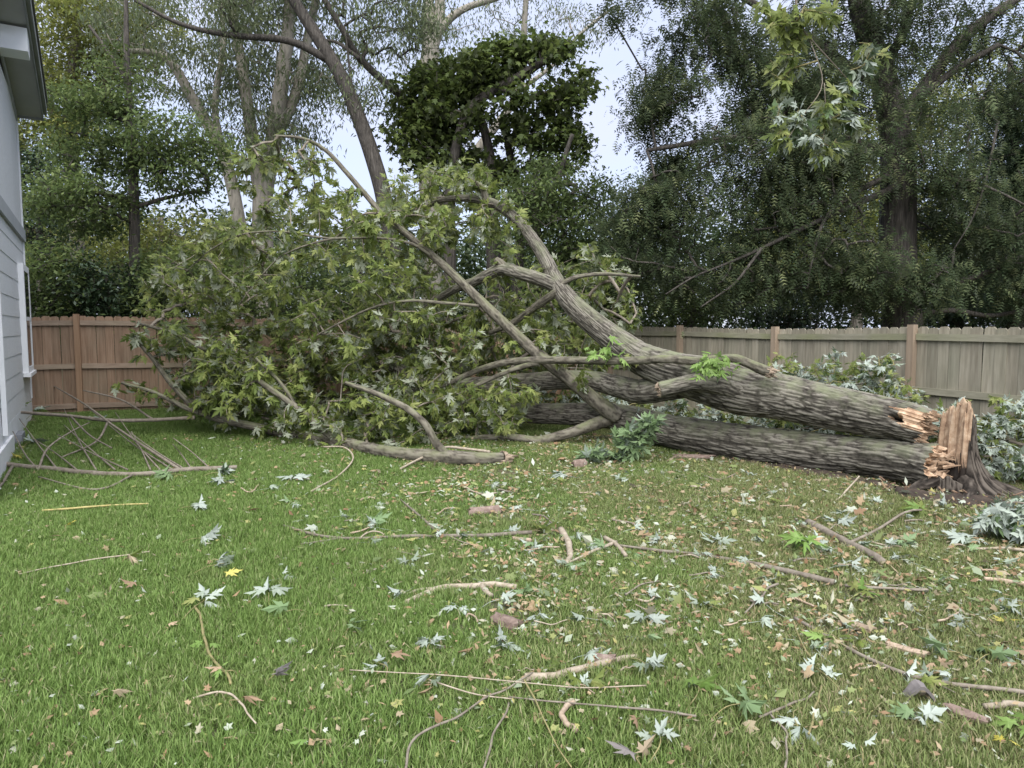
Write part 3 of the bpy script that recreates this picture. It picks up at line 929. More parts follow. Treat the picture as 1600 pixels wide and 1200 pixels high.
# the big feathery tree on the right
tree('feathery_tree', 'huge dark feathery tree with thick trunk behind the right fence', 'tree', 15,
     [[(1412, 520, 15, 29), (1411, 440, 15, 27), (1406, 340, 15, 26), (1398, 250, 15, 24), (1388, 170, 15, 21), (1372, 100, 15, 18), (1352, 30, 15, 16), (1330, -80, 15, 12)],
      [(1402, 230, 15, 10), (1412, 180, 14.9, 10), (1440, 140, 14.8, 9.5), (1480, 85, 14.7, 9), (1530, 40, 14.6, 8), (1600, -10, 14.5, 6)],
      [(1415, 175, 14.9, 6), (1450, 140, 14.7, 6), (1500, 105, 14.5, 5), (1560, 70, 14.3, 4)],
      [(1380, 130, 15, 9), (1330, 110, 15.1, 8), (1280, 70, 15.2, 7), (1220, 30, 15.3, 6), (1130, -20, 15.4, 4)],
      [(1405, 290, 14.8, 6.5), (1340, 318, 14.0, 4.6), (1265, 352, 13.6, 3.5), (1190, 388, 13.4, 2.6), (1130, 414, 13.3, 1.9), (1085, 432, 13.2, 1.4), (1040, 460, 13.0, 1.2)],
      [(1395, 270, 14.8, 5), (1340, 300, 14, 4), (1290, 340, 13.6, 3), (1270, 400, 13.5, 2), (1262, 450, 13.5, 1)],
      [(1190, 388, 13.1, 2.5), (1150, 440, 13, 1.8), (1095, 480, 13, 1)],
      [(1440, 300, 14.3, 3), (1500, 280, 13.8, 2.4), (1560, 300, 13.6, 2), (1620, 330, 13.5, 1.5)],
      [(1560, 190, 13.8, 2), (1540, 280, 13.6, 1.8), (1520, 340, 13.6, 1.2), (1490, 390, 13.6, .8)],
      [(1400, 240, 15, 8), (1320, 220, 14.8, 7), (1220, 210, 14.6, 6), (1110, 220, 14.5, 4.5), (1010, 235, 14.4, 3)],
      [(1412, 470, 15, 7), (1470, 450, 14.8, 5.5), (1530, 430, 14.6, 4.5), (1600, 400, 14.5, 3.5)],
      [(1440, 490, 14.9, 4), (1490, 485, 14.7, 4), (1545, 493, 14.6, 3.5), (1600, 485, 14.5, 3)],
      [(1380, 120, 15, 7), (1410, 50, 15, 6), (1440, -60, 15, 4)]],
     [(1130, 330, 150, 70, 14.5, 1.6, 210), (1180, 250, 150, 60, 14.6, 1.6, 210), (1090, 60, 110, 70, 15, 1.6, 150), (1250, 60, 110, 80, 15, 1.6, 130), (1080, 230, 60, 50, 14.8, 1, 60),
      (1010, 330, 60, 50, 14.5, 1, 80), (1250, 410, 160, 60, 14.3, 1.2, 130), (1130, 430, 120, 50, 14.2, 1.1, 140), (1520, 330, 100, 90, 14.5, 1.4, 150), (1560, 440, 90, 50, 14.6, 1.2, 100),
      (1460, 40, 150, 70, 15, 1.6, 110), (1560, 140, 70, 50, 15, 1.2, 40), (1350, 440, 110, 50, 14.5, 1.1, 80), (1260, 170, 110, 50, 15, 1.4, 90), (1250, -90, 330, 90, 15, 2.4, 330), (1010, 20, 60, 60, 15, 1, 50), (980, 390, 60, 60, 14.4, 1, 60), (1690, 200, 90, 180, 15, 1.5, 120),
      (1090, 150, 90, 60, 14.8, 1.2, 90), (1180, 150, 100, 60, 14.8, 1.3, 100), (1050, 210, 50, 60, 14.7, .9, 50), (1290, 130, 80, 60, 14.4, 1.2, 60), (1310, 280, 80, 70, 14.0, 1.0, 70), (1400, 140, 90, 80, 13.9, .8, 26), (1460, 270, 90, 70, 14.0, 1.0, 50), (1390, 400, 80, 50, 13.8, .8, 44), (1500, 200, 80, 80, 14.2, 1.0, 40), (1560, 60, 80, 60, 14.5, 1.2, 30), (1400, 30, 120, 60, 14.2, 1, 36), (1450, 440, 70, 40, 13.8, .7, 40)],
     M['locust'], SPRAY, 15, .36, .20, M['dark_bark'], 28, WG, .46, .75, arch=.05, droop=.55, flat=.5, sides=16, power=.45, coh=.6)
tree('conifer_tree', 'blackish conifer at the right edge beside the feathery tree', 'tree', 17,
     [[(1590, 505, 17, 12), (1588, 380, 17, 11), (1584, 250, 17, 9), (1580, 150, 17, 6), (1578, 90, 17, 3)]],
     [(1580, 170, 50, 60, 17, .9, 100), (1580, 280, 70, 70, 17, 1.3, 170), (1580, 400, 100, 70, 17, 1.7, 230), (1600, 470, 130, 40, 17, 1.8, 140)],
     M['evergreen'], FROND, 22, .26, .24, M['dark_bark'], 29, WG, droop=.6, flat=.4)
tree('glowing_tree', 'light yellow-green tree seen through the feathery branches', 'tree', 27,
     [[(1340, 505, 27, 9), (1345, 400, 27, 8), (1340, 300, 27, 6), (1335, 180, 27, 4)]],
     [(1300, 300, 120, 90, 27, 3, 160), (1420, 250, 140, 110, 27, 3, 220), (1500, 160, 90, 60, 27, 3, 90), (1450, 380, 120, 70, 27, 3, 140), (1250, 400, 120, 60, 27, 2, 120)],
     M['yellow_green'], DIAM, 40, .42, .18, M['back_bark'], 30, WG, .0)
tree('glowing_tree', 'small yellow-green tree low behind the left fence near the slim trunk', 'tree', 22,
     [[(255, 505, 22, 6), (255, 420, 22, 5), (250, 340, 22, 4)]],
     [(200, 400, 60, 60, 22, 1.6, 110), (290, 390, 70, 60, 22, 1.6, 130), (60, 390, 50, 40, 22, 1.4, 60), (340, 430, 60, 60, 22, 1.6, 80)],
     M['yellow_green'], DIAM, 34, .34, .15, M['back_bark'], 31, WG, .0)
SG = 'shrubs growing behind the fences'
for k, (cx, cy, rx, ry, Y, n, mt, lab) in enumerate([
        (80, 440, 75, 62, 15.2, 150, 'green_oak', 'bluish dark shrub above the left fence next to the house'),
        (165, 452, 60, 50, 15.6, 110, 'evergreen', 'blackish shrub behind the left fence beside the slim trunk'),
        (270, 440, 70, 60, 16.0, 120, 'green_oak', 'dark green shrub behind the left fence right of the slim trunk'),
        (60, 290, 55, 55, 19, 110, 'evergreen', 'very dark tall bush between the house eave and the slim tree'),
        (420, 450, 90, 60, 17, 130, 'green_oak', 'leafy shrub behind the fallen crown under the pale trunks'),
        (560, 430, 90, 80, 17.5, 130, 'green_oak', 'leafy shrub behind the fallen crown beneath the leaning trunk'),
        (960, 430, 60, 70, 17.5, 130, 'dark_vine', 'dark shrub above the corner of the two fences'),
        (1080, 470, 80, 45, 17.8, 110, 'dark_vine', 'dark shrub behind the right fence left of the thick trunk'),
        (1230, 470, 90, 50, 18, 120, 'evergreen', 'blackish shrub behind the right fence under the feathery branches'),
        (1500, 470, 90, 50, 18, 120, 'evergreen', 'blackish shrub behind the right fence right of the thick trunk')]):
    tree('shrub', lab, 'shrub', Y, [[(cx, 505, Y, 5), (cx + 4, cy + 20, Y, 4), (cx, cy - ry * .5, Y, 2)]],
         [(cx, cy, rx, ry, Y, 1.2, n), (cx, cy + 70, rx * 1.1, 40, Y, 1.1, n // 2)], M[mt], DIAM, 34, .26, .12, M['dark_bark'], 40 + k, SG, arch=.15, branch_name='stems', crown='foliage')

# far wood that closes the view behind the yard
pts = []
r_ = np.random.default_rng(5)
for k in range(4200):
    ang = r_.uniform(-1.05, 1.05)
    dist = r_.uniform(34, 46)
    hh = 5.5 + 3.5 * fbm(np.array([[ang * 4, 3.1, 0]]), 4, 3)[0]
    pts.append((dist * math.sin(ang), dist * math.cos(ang), hh * r_.uniform(0, 1) ** (.8 if k < 2600 else 2.2)))
lf = MB()
leaves_at(lf, DIAM, np.array(pts), 50, .75, .34, .7, .3)
tag(lf.build('woodland', M['woods'], origin=(0, 40, 0)), 'far dark green woodland closing the view behind the yard', 'woodland', kind='stuff')
#PART2
# ------------------------------------------------------------------ broken trunks
def bark_grid(C, R, n, cell=(.03, .22), amp=.014, seed=0, lumps=.05):
    """(m, n, 3) bark surface with interlaced ridges; returns points, ridge height, lichen weight, frames"""
    m = len(C)
    T, N, B = tube_frames(C)
    th = np.linspace(0, 2 * np.pi, n, endpoint=False)
    D = np.cos(th)[None, :, None] * N[:, None, :] + np.sin(th)[None, :, None] * B[:, None, :]
    s = np.r_[0, np.cumsum(np.linalg.norm(np.diff(C, axis=0), axis=1))]
    nu = max(5, int(round(2 * np.pi * float(np.mean(R)) / cell[0])))
    U = np.broadcast_to(th[None, :] / (2 * np.pi) * nu, (m, n)).ravel()
    S = np.broadcast_to(s[:, None], (m, n)).ravel()
    Q = np.column_stack([np.cos(U / nu * 2 * np.pi) * 2, np.sin(U / nu * 2 * np.pi) * 2, S * 2.2])
    wu = (fbm(Q * 1.2, seed, 3) - .5) * 2.4
    wv = (fbm(Q * 1.3 + 9, seed + 3, 3) - .5) * 1.6
    w = worley_wrap(U + wu, S / cell[1] * .75 + wv * 1.4, nu, seed)
    w2 = worley_wrap(U * 2 + wu * 2, S / cell[1] * 1.7 + wv, nu * 2, seed + 8)
    qa = np.column_stack([np.cos(U / nu * 2 * np.pi) * nu / 5.2, np.sin(U / nu * 2 * np.pi) * nu / 5.2, S / cell[1] * .55])
    n1 = vnoise(qa + (fbm(Q * 2, seed + 11, 2) - .5)[:, None] * np.array([1.2, 1.2, .6]), seed + 12)
    fis = smooth(.02, .26, np.abs(n1 - .5) * 2)
    h = (.25 + .75 * smooth(.02, .38, w)) * (.30 + .70 * fis) * (.78 + .22 * smooth(.02, .4, w2))
    h = np.clip(h * (.72 + .56 * fbm(Q * 5, seed + 5, 3)), 0, 1)
    lump = (fbm(Q * np.array([.7, .7, .5]), seed + 6, 3) - .5) * 2 * lumps
    rad = np.repeat(R, n) * (1 + lump) + amp * np.repeat(np.clip(R / R.max(), .25, 1) ** .8, n) * (h - .6)
    V = C[:, None, :] + D * rad.reshape(m, n)[..., None]
    up = D[..., 2].ravel()
    lich = np.clip(smooth(-.1, .95, up) * (.45 + .9 * fbm(Q * 1.1 + 4, seed + 7, 3)), 0, 1)
    return V, h.reshape(m, n), lich.reshape(m, n), (T, N, B, D, th, s)

def grid_faces(m, n):
    i = np.arange(m - 1)[:, None] * n
    j = np.arange(n)[None, :]
    jn = (j + 1) % n
    return np.stack([i + j, i + jn, i + n + jn, i + n + j], -1).reshape(-1, 4)

def limb(name, pts, parent, mat, n=20, m=None, cell=(.045, .2), amp=.006, seed=1, lumps=.06, tornr=None):
    C, R = limb_px(pts, 60)
    L = float(np.sum(np.linalg.norm(np.diff(C, axis=0), axis=1)))
    m = m or int(max(20, min(260, L / .025)))
    C, R = limb_px(pts, m)
    V, h, li, fr = bark_grid(C, R, n, cell, amp, seed, lumps)
    mb = MB()
    VV = np.vstack([V.reshape(-1, 3), C[0], C[-1]])
    jj, jm = np.arange(n), (np.arange(n) + 1) % n
    mb.add(VV, [grid_faces(m, n), np.stack([np.full(n, m * n), jm, jj], -1), np.stack([np.full(n, m * n + 1), (m - 1) * n + jj, (m - 1) * n + jm], -1)])
    o = mb.build(name, mat, parent, smooth_=True, vattr={'ridge': np.r_[h.ravel(), .3, .3], 'lichen': np.r_[li.ravel(), 0, 0]})
    return o, C, R

def torn_cap(name, ring, centre, axis, parent, mat, depth=.10, splint=.09, seed=0, K=14):
    """splintered wood across a broken end: rings shrink to the centre with fibre-like spikes along the axis"""
    n = len(ring)
    th = np.linspace(0, 2 * np.pi, n, endpoint=False)
    V = []
    for k in range(K + 1):
        f = k / K
        p = ring * (1 - f) + centre * f
        q = np.column_stack([np.cos(th) * (1 - f) * 9, np.sin(th) * (1 - f) * 9, np.full(n, seed * 3.7)])
        e = (fbm(q, seed, 2) - .5) * 2
        e2 = (vnoise(q * 3.1, seed + 4) - .5)
        a = (splint * e + splint * .6 * e2 + depth * (fbm(q * .25, seed + 9, 2) - .5) * 2) * smooth(0, .18, f)
        V.append(p + np.outer(a, axis))
    V = np.array(V)
    return MB().add(V.reshape(-1, 3), grid_faces(K + 1, n)[:, ::-1]).build(name, mat, parent, smooth_=False)

def trunk_log(parent, pts, n, m, seed, cell, amp, mat, torn_seed, jag=.10, bare=None):
    """thick trunk with jagged torn start; bare = (length, theta half width) strips the bark near the break on the camera side"""
    C, R = limb_px(pts, m)
    V, h, li, (T, N, B, D, th, s) = bark_grid(C, R, n, cell, amp, seed)
    ax = -T[0]
    j1 = (fbm(np.column_stack([np.cos(th) * 3, np.sin(th) * 3, th * 0 + seed]), seed, 3) - .5) * 2
    j2 = (vnoise(np.column_stack([np.cos(th) * 11, np.sin(th) * 11, th * 0 + seed]), seed + 2) - .5)
    sh = jag * (j1 * 1.1 + j2 * .9)
    w = smooth(.35, 0, s)
    V = V + (w[:, None] * sh[None, :])[..., None] * ax
    F = grid_faces(m, n)
    VV = V.reshape(-1, 3)
    ridge, lich = h.ravel(), li.ravel()
    hole = None
    if bare:
        tocam = np.array([0, 0, CAM_H]) - C[0]
        tocam /= np.linalg.norm(tocam)
        cth = math.atan2(float(tocam @ B[0]), float(tocam @ N[0])) + bare[2]
        dth = np.abs((th - cth + np.pi) % (2 * np.pi) - np.pi)
        sgn = ((th - cth + np.pi) % (2 * np.pi) - np.pi)
        edge = bare[0] * (1 + .5 * (vnoise(np.column_stack([th * 6, th * 0, th * 0]), 3) - .5)) * (1 - (sgn / bare[1]) ** 2 * .35)
        mask = (s[:, None] < edge[None, :]) & (dth[None, :] < bare[1])
        fib = (vnoise(np.column_stack([np.repeat(th[None], m, 0).ravel() * 22, np.repeat(s[:, None], n, 1).ravel() * 2.5, np.zeros(m * n)]), 17) - .5)
        base_r = C[:, None, :] + D * (R[:, None] * .93)[..., None] + (fib.reshape(m, n) * .035)[..., None] * D
        base_r = base_r + (w[:, None] * sh[None, :])[..., None] * ax
        # knot hole: pushed deep into the wood
        hs, ht = bare[0] * .70, .30 * bare[1] * bare[3]
        hd = np.hypot((s[:, None] - hs) / .075, (sgn[None, :] - ht) * float(R[0]) / .048)
        dep = smooth(1.15, .6, hd) * .16
        base_r = base_r - dep[..., None] * D
        VV = np.where(mask.ravel()[:, None], base_r.reshape(-1, 3), VV)
        fm = mask.ravel()[F].all(1)
        hm = (hd.ravel() < 1.0)[F].all(1) & fm
        MB().add(VV, F[fm & ~hm]).build('bare_wood', M['wood'], parent)
        MB().add(VV, F[hm]).build('knot_hole', M['rot'], parent)
        F = F[~fm]
    mb = MB().add(VV, F)
    mb.add(np.vstack([V[-1], C[-1]]), np.stack([np.full(n, n), np.arange(n), (np.arange(n) + 1) % n], -1))
    mb.build('trunk', mat, parent, smooth_=True, vattr={'ridge': np.r_[ridge, np.full(n + 1, .3)], 'lichen': np.r_[lich, np.zeros(n + 1)]})
    torn_cap('torn_end', VV.reshape(m, n, 3)[0], C[0] - ax * .10, ax, parent, M['wood'], .10, .12, torn_seed)
    return C, R

# upper trunk, resting on the lower one
bU = G(1440, 745)
UP = thing('fallen_trunk', 'upper broken trunk with a knot hole in its torn end, resting on the lower one', 'fallen trunk', bU, 'broken trunks of the fallen maple')
U_PTS = [(1448, 669, 7.75, 30), (1400, 656, 8.0, 32), (1300, 637, 8.6, 34), (1220, 620, 9.0, 35), (1160, 611, 9.3, 37), (1100, 594, 9.6, 36), (1050, 580, 9.9, 30), (1000, 560, 10.2, 25), (960, 531, 10.5, 20.5),
         (920, 500, 10.7, 17.5), (885, 465, 10.9, 15), (864, 432, 11.1, 12.5), (852, 405, 11.25, 10.5), (830, 370, 11.5, 9), (800, 336, 11.8, 7.6), (765, 316, 12.0, 7), (730, 310, 12.2, 5.5), (690, 313, 12.4, 4), (655, 330, 12.6, 2.5)]
CU, RU = trunk_log(UP, U_PTS, 150, 460, 3, (.030, .30), .022, M['bark'], 5, .10, (.36, .62, .25, -1))
U_LIMBS = [
    ([(1165, 612, 9.15, 20), (1120, 600, 9.2, 16), (1085, 598, 9.25, 13.5), (1050, 605, 9.25, 12.5), (1030, 609, 9.25, 12)], 36, 'broken_stub'),
    ([(1090, 592, 9.75, 24), (1045, 605, 9.95, 21), (1000, 612, 10.2, 19), (965, 604, 10.5, 17), (930, 596, 10.8, 15.5), (880, 594, 11.1, 15), (800, 599, 11.6, 14), (720, 604, 12.0, 13), (640, 612, 12.4, 11), (560, 618, 12.8, 8)], 36, 'limb'),
    ([(872, 448, 11.0, 11), (845, 437, 11.0, 10.5), (815, 428, 11.1, 10), (786, 420, 11.2, 9.5), (765, 428, 11.3, 8.5), (742, 440, 11.5, 7.5), (715, 450, 11.7, 6.5), (680, 470, 12.0, 5), (640, 500, 12.3, 3)], 24, 'limb'),
    ([(790, 421, 11.2, 8), (782, 412, 11.2, 7), (774, 405, 11.2, 5)], 16, 'limb'),
    ([(760, 316, 12.0, 6), (757, 303, 12.0, 5.5), (750, 290, 12.05, 4), (735, 280, 12.1, 2.5)], 14, 'limb'),
    ([(872, 455, 10.9, 7), (835, 480, 11.2, 6), (800, 505, 11.5, 5), (765, 520, 11.8, 3.5)], 16, 'limb'),
    ([(872, 447, 10.9, 4.5), (900, 433, 10.9, 3.5), (945, 428, 11, 3), (1000, 432, 11.2, 2)], 10, 'limb'),
    ([(700, 606, 12.1, 11), (655, 592, 12.2, 10), (625, 577, 12.3, 9), (598, 567, 12.4, 8)], 20, 'broken_stub')]
SK = Skel()
SK.trunk(CU[220::8], 0)
for k, (pts_, n_, nm) in enumerate(U_LIMBS):
    o, C, R = limb(nm, pts_, UP, M['bark' if pts_[0][3] > 10 else 'limb'], n_ * 2, None, (.028, .22) if pts_[0][3] > 10 else (.016, .2), .012 if pts_[0][3] > 10 else .003, 20 + k)
    if nm == 'limb':
        SK.trunk(C[len(C) // 3::6], 0)
    else:
        ax = C[-1] - C[-3]; ax /= np.linalg.norm(ax)
        ring = C[-1] + (MB().tube(np.array([C[-2], C[-1]]), [R[-1] * 1.02] * 2, 24, cap=False).V[0][24:] - C[-1])
        tc_ = torn_cap('torn_end', ring, C[-1] + ax * .03, ax, o if k == 0 else o, M['peeled'], .05, .05, 30 + k, 6)

# lower trunk on the grass
bL = G(1440, 768)
LO = thing('fallen_trunk', 'thick lower broken trunk lying on the grass under the other, rough dark bark', 'fallen trunk', bL, 'broken trunks of the fallen maple')
L_PTS = [(1462, 730, 7.6, 37), (1400, 719, 7.95, 33), (1300, 709, 8.6, 31), (1200, 698, 9.2, 30), (1100, 683, 9.85, 28), (1040, 672, 10.3, 25), (990, 657, 10.7, 22), (935, 648, 11.1, 19), (880, 647, 11.5, 16.5), (800, 645, 11.9, 15),
         (700, 643, 12.4, 13), (620, 640, 12.7, 11), (540, 636, 13.0, 9), (450, 628, 13.3, 6), (380, 615, 13.5, 4)]
CL, RL = trunk_log(LO, L_PTS, 150, 460, 9, (.028, .28), .019, M['bark'], 11, .08)
SK.trunk(CL[240::8], 1)
L_LIMBS = [
    ([(965, 650, 10.7, 13.5), (938, 632, 10.65, 12.2), (905, 605, 10.65, 10.8), (880, 585, 10.7, 10.3), (852, 563, 10.8, 9.9), (825, 540, 10.9, 9.0), (780, 498, 11, 8.1), (735, 455, 11.1, 7.2), (690, 412, 11.2, 6.3), (640, 370, 11.3, 5.4), (600, 337, 11.4, 4.7), (570, 303, 11.5, 4.0), (540, 268, 11.5, 3.6), (510, 236, 11.5, 3.0), (475, 217, 11.5, 2.5), (430, 212, 11.5, 1.8)], 28, 'limb'),
    ([(950, 655, 10.8, 11.0), (920, 666, 10.6, 9.5), (895, 675, 10.5, 8.5), (862, 684, 10.45, 7.5), (838, 688, 10.45, 6.5), (805, 684, 10.5, 6.0), (770, 683, 10.6, 5.0), (730, 686, 10.7, 4.0), (690, 690, 10.8, 2.5)], 18, 'limb'),
    ([(748, 478, 10.95, 2.7), (690, 473, 10.8, 2.4), (640, 470, 10.65, 2.2), (590, 478, 10.55, 1.9), (540, 500, 10.5, 1.7), (480, 532, 10.5, 1.2)], 10, 'limb'),
    ([(672, 398, 11.2, 2.7), (640, 380, 11.0, 2.4), (590, 372, 10.8, 2.1), (510, 372, 10.7, 1.8), (440, 362, 10.6, 1.6), (380, 366, 10.6, 1.3), (330, 390, 10.6, 1.1), (290, 425, 10.6, 0.8)], 10, 'limb'),
    ([(525, 372, 10.72, 1.8), (490, 380, 10.6, 1.5), (440, 400, 10.5, 1.2), (400, 440, 10.5, 1.0)], 8, 'limb')]
for k, (pts_, n_, nm) in enumerate(L_LIMBS):
    o, C, R = limb(nm, pts_, LO, M['limb'], n_, None, (.016, .2), .003, 50 + k)
    SK.trunk(C[len(C) // 4::6], 1)

# broken branch lying in front, torn at its right end
bF = G(790, 722)
FB = thing('broken_branch', 'long broken branch lying on the grass in front with a torn red-brown right end', 'branch', bF, 'broken leafy branches of the fallen maple')
gF = lambda px, py, r: (px, py, float(G(px, py, r * .009)[1]), r)
F_MAIN = [gF(785, 716, 9), gF(755, 717, 10), gF(720, 716, 11.5), gF(690, 714, 11.5), gF(640, 711, 11), gF(590, 704, 10), gF(530, 691, 9), gF(460, 680, 7.5), (400, 667, 10.6, 6.5), (330, 651, 10.7, 5.5), (300, 632, 10.7, 5), (268, 600, 10.7, 4), (238, 560, 10.7, 3), (205, 523, 10.7, 2)]
o, C, R = limb('limb', F_MAIN, FB, M['limb'], 28, None, (.016, .2), .003, 70)
SK.trunk(C[len(C) // 5::5], 2)
ax = C[0] - C[2]; ax /= np.linalg.norm(ax)
ringF = MB().tube(np.array([C[0], C[0] + ax * .001]), [R[0] * 1.35] * 2, 24, cap=False).V[0][:24]
torn_cap('torn_end', ringF[::-1], C[0] + ax * .12, ax, FB, M['peeled'], .10, .16, 71, 8)
yF = F_MAIN[3][2]
for k, pts_ in enumerate([
        [(695, 708, yF, 7), (680, 690, yF, 6.5), (665, 664, yF, 6), (640, 641, yF + .05, 5.5), (612, 626, yF + .1, 5), (580, 612, yF + .2, 4.2), (540, 598, yF + .3, 3)],
        [(528, 690, F_MAIN[6][2], 6), (500, 668, F_MAIN[6][2], 5.5), (465, 638, F_MAIN[6][2] + .1, 5), (420, 606, F_MAIN[6][2] + .2, 4.5), (370, 572, 10.6, 4), (320, 546, 10.7, 3.2), (270, 520, 10.8, 2.6), (215, 505, 10.9, 2)],
        [(332, 651, 10.7, 4.5), (290, 637, 10.6, 4), (240, 613, 10.5, 3), (190, 598, 10.4, 2.2)],
        [(465, 640, F_MAIN[6][2] + .1, 3), (440, 600, F_MAIN[6][2] + .2, 2.5), (400, 560, 10.6, 2)]]):
    o, C, R = limb('limb', pts_, FB, M['limb'], 14, None, (.04, .2), .003, 75 + k)
    SK.trunk(C[len(C) // 4::5], 2)

# broken branch draped across the upper trunk, torn at its right end
BB = thing('broken_branch', 'slim broken branch draped across the upper trunk with a torn pinkish end', 'branch', P(1205, 582, 9.0), 'broken leafy branches of the fallen maple')
B_MAIN = [(1204, 581, 8.75, 8), (1190, 577, 8.8, 8.5), (1170, 568, 8.85, 7.5), (1148, 560, 8.95, 7), (1120, 561, 9.1, 6.5), (1085, 564, 9.3, 6.5), (1040, 561, 9.5, 6.5), (1000, 563, 9.75, 6.3), (950, 564, 10.0, 6.2), (900, 563, 10.25, 6), (840, 563, 10.5, 6), (800, 565, 10.7, 5.5), (770, 571, 10.85, 5), (740, 581, 11, 4.5), (700, 599, 11.1, 4), (660, 614, 11.2, 3)]
o, C, R = limb('limb', B_MAIN, BB, M['limb'], 20, None, (.016, .2), .003, 80)
SK.trunk(C[len(C) // 3::5], 3)
ax = C[0] - C[2]; ax /= np.linalg.norm(ax)
ringB = MB().tube(np.array([C[0], C[0] + ax * .001]), [R[0] * 1.3] * 2, 24, cap=False).V[0][:24]
torn_cap('torn_end', ringB[::-1], C[0] + ax * .03, ax, BB, M['peeled'], .10, .12, 81, 8)
o, C, R = limb('limb', [(842, 566, 10.5, 5), (800, 578, 10.6, 4), (760, 595, 10.7, 3.2), (700, 625, 10.8, 2.5)], BB, M['limb'], 10, None, (.04, .2), .003, 82)
SK.trunk(C[len(C) // 3::5], 3)

# leafy twigs of the fallen crown
MAIN_POLY = [(215, 470), (235, 405), (300, 370), (360, 330), (470, 330), (520, 300), (560, 330), (640, 300), (700, 330), (740, 380), (700, 440), (760, 520), (720, 590), (640, 620), (560, 640), (470, 650), (400, 665), (300, 665), (260, 640), (290, 590), (330, 560), (250, 530)]
TOP_POLY = [(345, 300), (350, 235), (400, 215), (470, 225), (520, 250), (560, 300), (520, 330), (430, 330)]
TOP2_POLY = [(570, 320), (600, 275), (680, 255), (745, 260), (790, 290), (830, 330), (800, 370), (740, 380), (680, 350), (610, 350)]
RIGHT_POLY = [(740, 480), (760, 400), (800, 360), (850, 440), (900, 500), (950, 520), (985, 545), (940, 560), (880, 560), (800, 545)]
FAR_R = [(860, 400), (920, 380), (980, 420), (1010, 500), (960, 520), (900, 480)]
MID_POLY = [(560, 470), (640, 440), (720, 440), (780, 500), (860, 500), (930, 530), (960, 570), (900, 590), (800, 590), (700, 600), (600, 600), (520, 580)]
LOW_POLY = [(420, 650), (520, 620), (620, 610), (700, 600), (790, 600), (850, 610), (820, 660), (760, 690), (690, 680), (600, 690), (520, 675), (450, 675)]
LEFT_POLY = [(200, 520), (260, 500), (330, 520), (380, 560), (440, 600), (420, 660), (330, 640), (270, 580)]
att = np.vstack([attract(MAIN_POLY, 520, 10.9, 13.4, 1, .50, 1 / 55.0), attract(MAIN_POLY, 260, 13.0, 14.6, 14, .36), attract(TOP_POLY, 60, 11.2, 12.2, 2, .3), attract(TOP2_POLY, 130, 11.4, 13.2, 3, .3),
                 attract(RIGHT_POLY, 130, 11.2, 13.6, 4, .34), attract(FAR_R, 60, 11.6, 13.6, 5, .3), attract(LOW_POLY, 230, 9.9, 11.9, 6, .40, zmin=.08),
                 attract(MID_POLY, 400, 11.8, 14.6, 12, .3), attract(LEFT_POLY, 105, 10.2, 11.4, 7, .36), attract(MAIN_POLY, 130, 10.1, 11.0, 8, .52, 1 / 60.0)])
BACK_A = [(330, 490), (600, 490), (600, 650), (330, 650)]
BACK_B = [(600, 490), (975, 505), (965, 650), (600, 650)]
HANG = [(700, 590, 11.2), (712, 615, 11.1), (752, 640, 10.9), (748, 660, 10.8), (795, 592, 11.0), (790, 615, 11.0), (775, 655, 10.8), (815, 650, 10.8), (908, 598, 10.5), (985, 560, 10.0), (690, 640, 10.6), (640, 640, 10.6), (600, 665, 10.4),
        (880, 540, 10.6), (790, 535, 10.8), (860, 520, 10.8), (730, 640, 11.0), (665, 600, 10.9), (560, 640, 10.3), (620, 690, 10.0), (650, 680, 10.0), (580, 690, 10.0)]
HANG += [(540, 692, 9.85), (500, 684, 9.95), (450, 676, 10.1), (400, 664, 10.4), (350, 650, 10.6), (610, 704, 9.75), (660, 700, 9.7), (470, 645, 10.1), (420, 610, 10.3), (370, 575, 10.5), (320, 548, 10.6), (240, 612, 10.5), (205, 600, 10.4), (640, 645, 9.9), (300, 625, 10.6)]
hang_pts = np.array([P(a + RNG.normal(0, 7), b + RNG.normal(0, 7), c) for a, b, c in HANG for _ in range(2)])
att = np.vstack([hang_pts, att, attract(BACK_A, 220, 12.5, 13.6, 15, .3), attract(BACK_B, 260, 13.4, 15.0, 16, .3)])
tips = SK.grow(att, .22, .10, .07, .3, 4.5)
OWN = [UP, LO, FB, BB]
for k, ow in enumerate(OWN):
    mb = MB()
    SK.tubes(mb, k, .0045, .48, 5, .03)
    if mb.n:
        tag(mb.build('twigs', M['twig'], ow, smooth_=True), kind='stuff')
LP, LD, LN, LS, LO_ = [], [], [], [], []
for (ka, node) in tips:
    if node < 0:
        continue
    p = SK.p[node]
    dirv = np.array(p) - np.array(SK.p[SK.par[node]])
    dirv /= max(np.linalg.norm(dirv), 1e-6)
    hang = ka < len(hang_pts)
    per = int(RNG.integers(7, 13))
    flipped = RNG.random() < .24
    tsz = RNG.uniform(.72, 1.22) if not hang else .95
    if hang:
        flipped = RNG.random() < .6
    for q in range(per):
        back = RNG.uniform(0, .22)
        d = RNG.normal(0, 1, 3) * .8 + dirv * .5
        d[2] -= 1.3 if hang else .5
        d /= np.linalg.norm(d)
        pos = p - dirv * back + d * RNG.uniform(.02, .07) + RNG.normal(0, .035, 3)
        if pos[2] < float(ground_z(pos[0], pos[1])) + .03:
            continue
        nn = np.array([RNG.normal(0, .55), RNG.normal(-.15, .55), 1.0 if not flipped else -.9])
        LP.append(pos); LD.append(d); LN.append(nn); LS.append(RNG.uniform(.10, .185) * tsz); LO_.append(SK.own[node])
LP, LD, LN, LS, LO_ = map(np.array, (LP, LD, LN, LS, LO_))
px, py, dep = project(LP + LD * LS[:, None] * .5)
cellk = (np.floor(px / 9).astype(int) * 10000 + np.floor(py / 9).astype(int))
first = {}
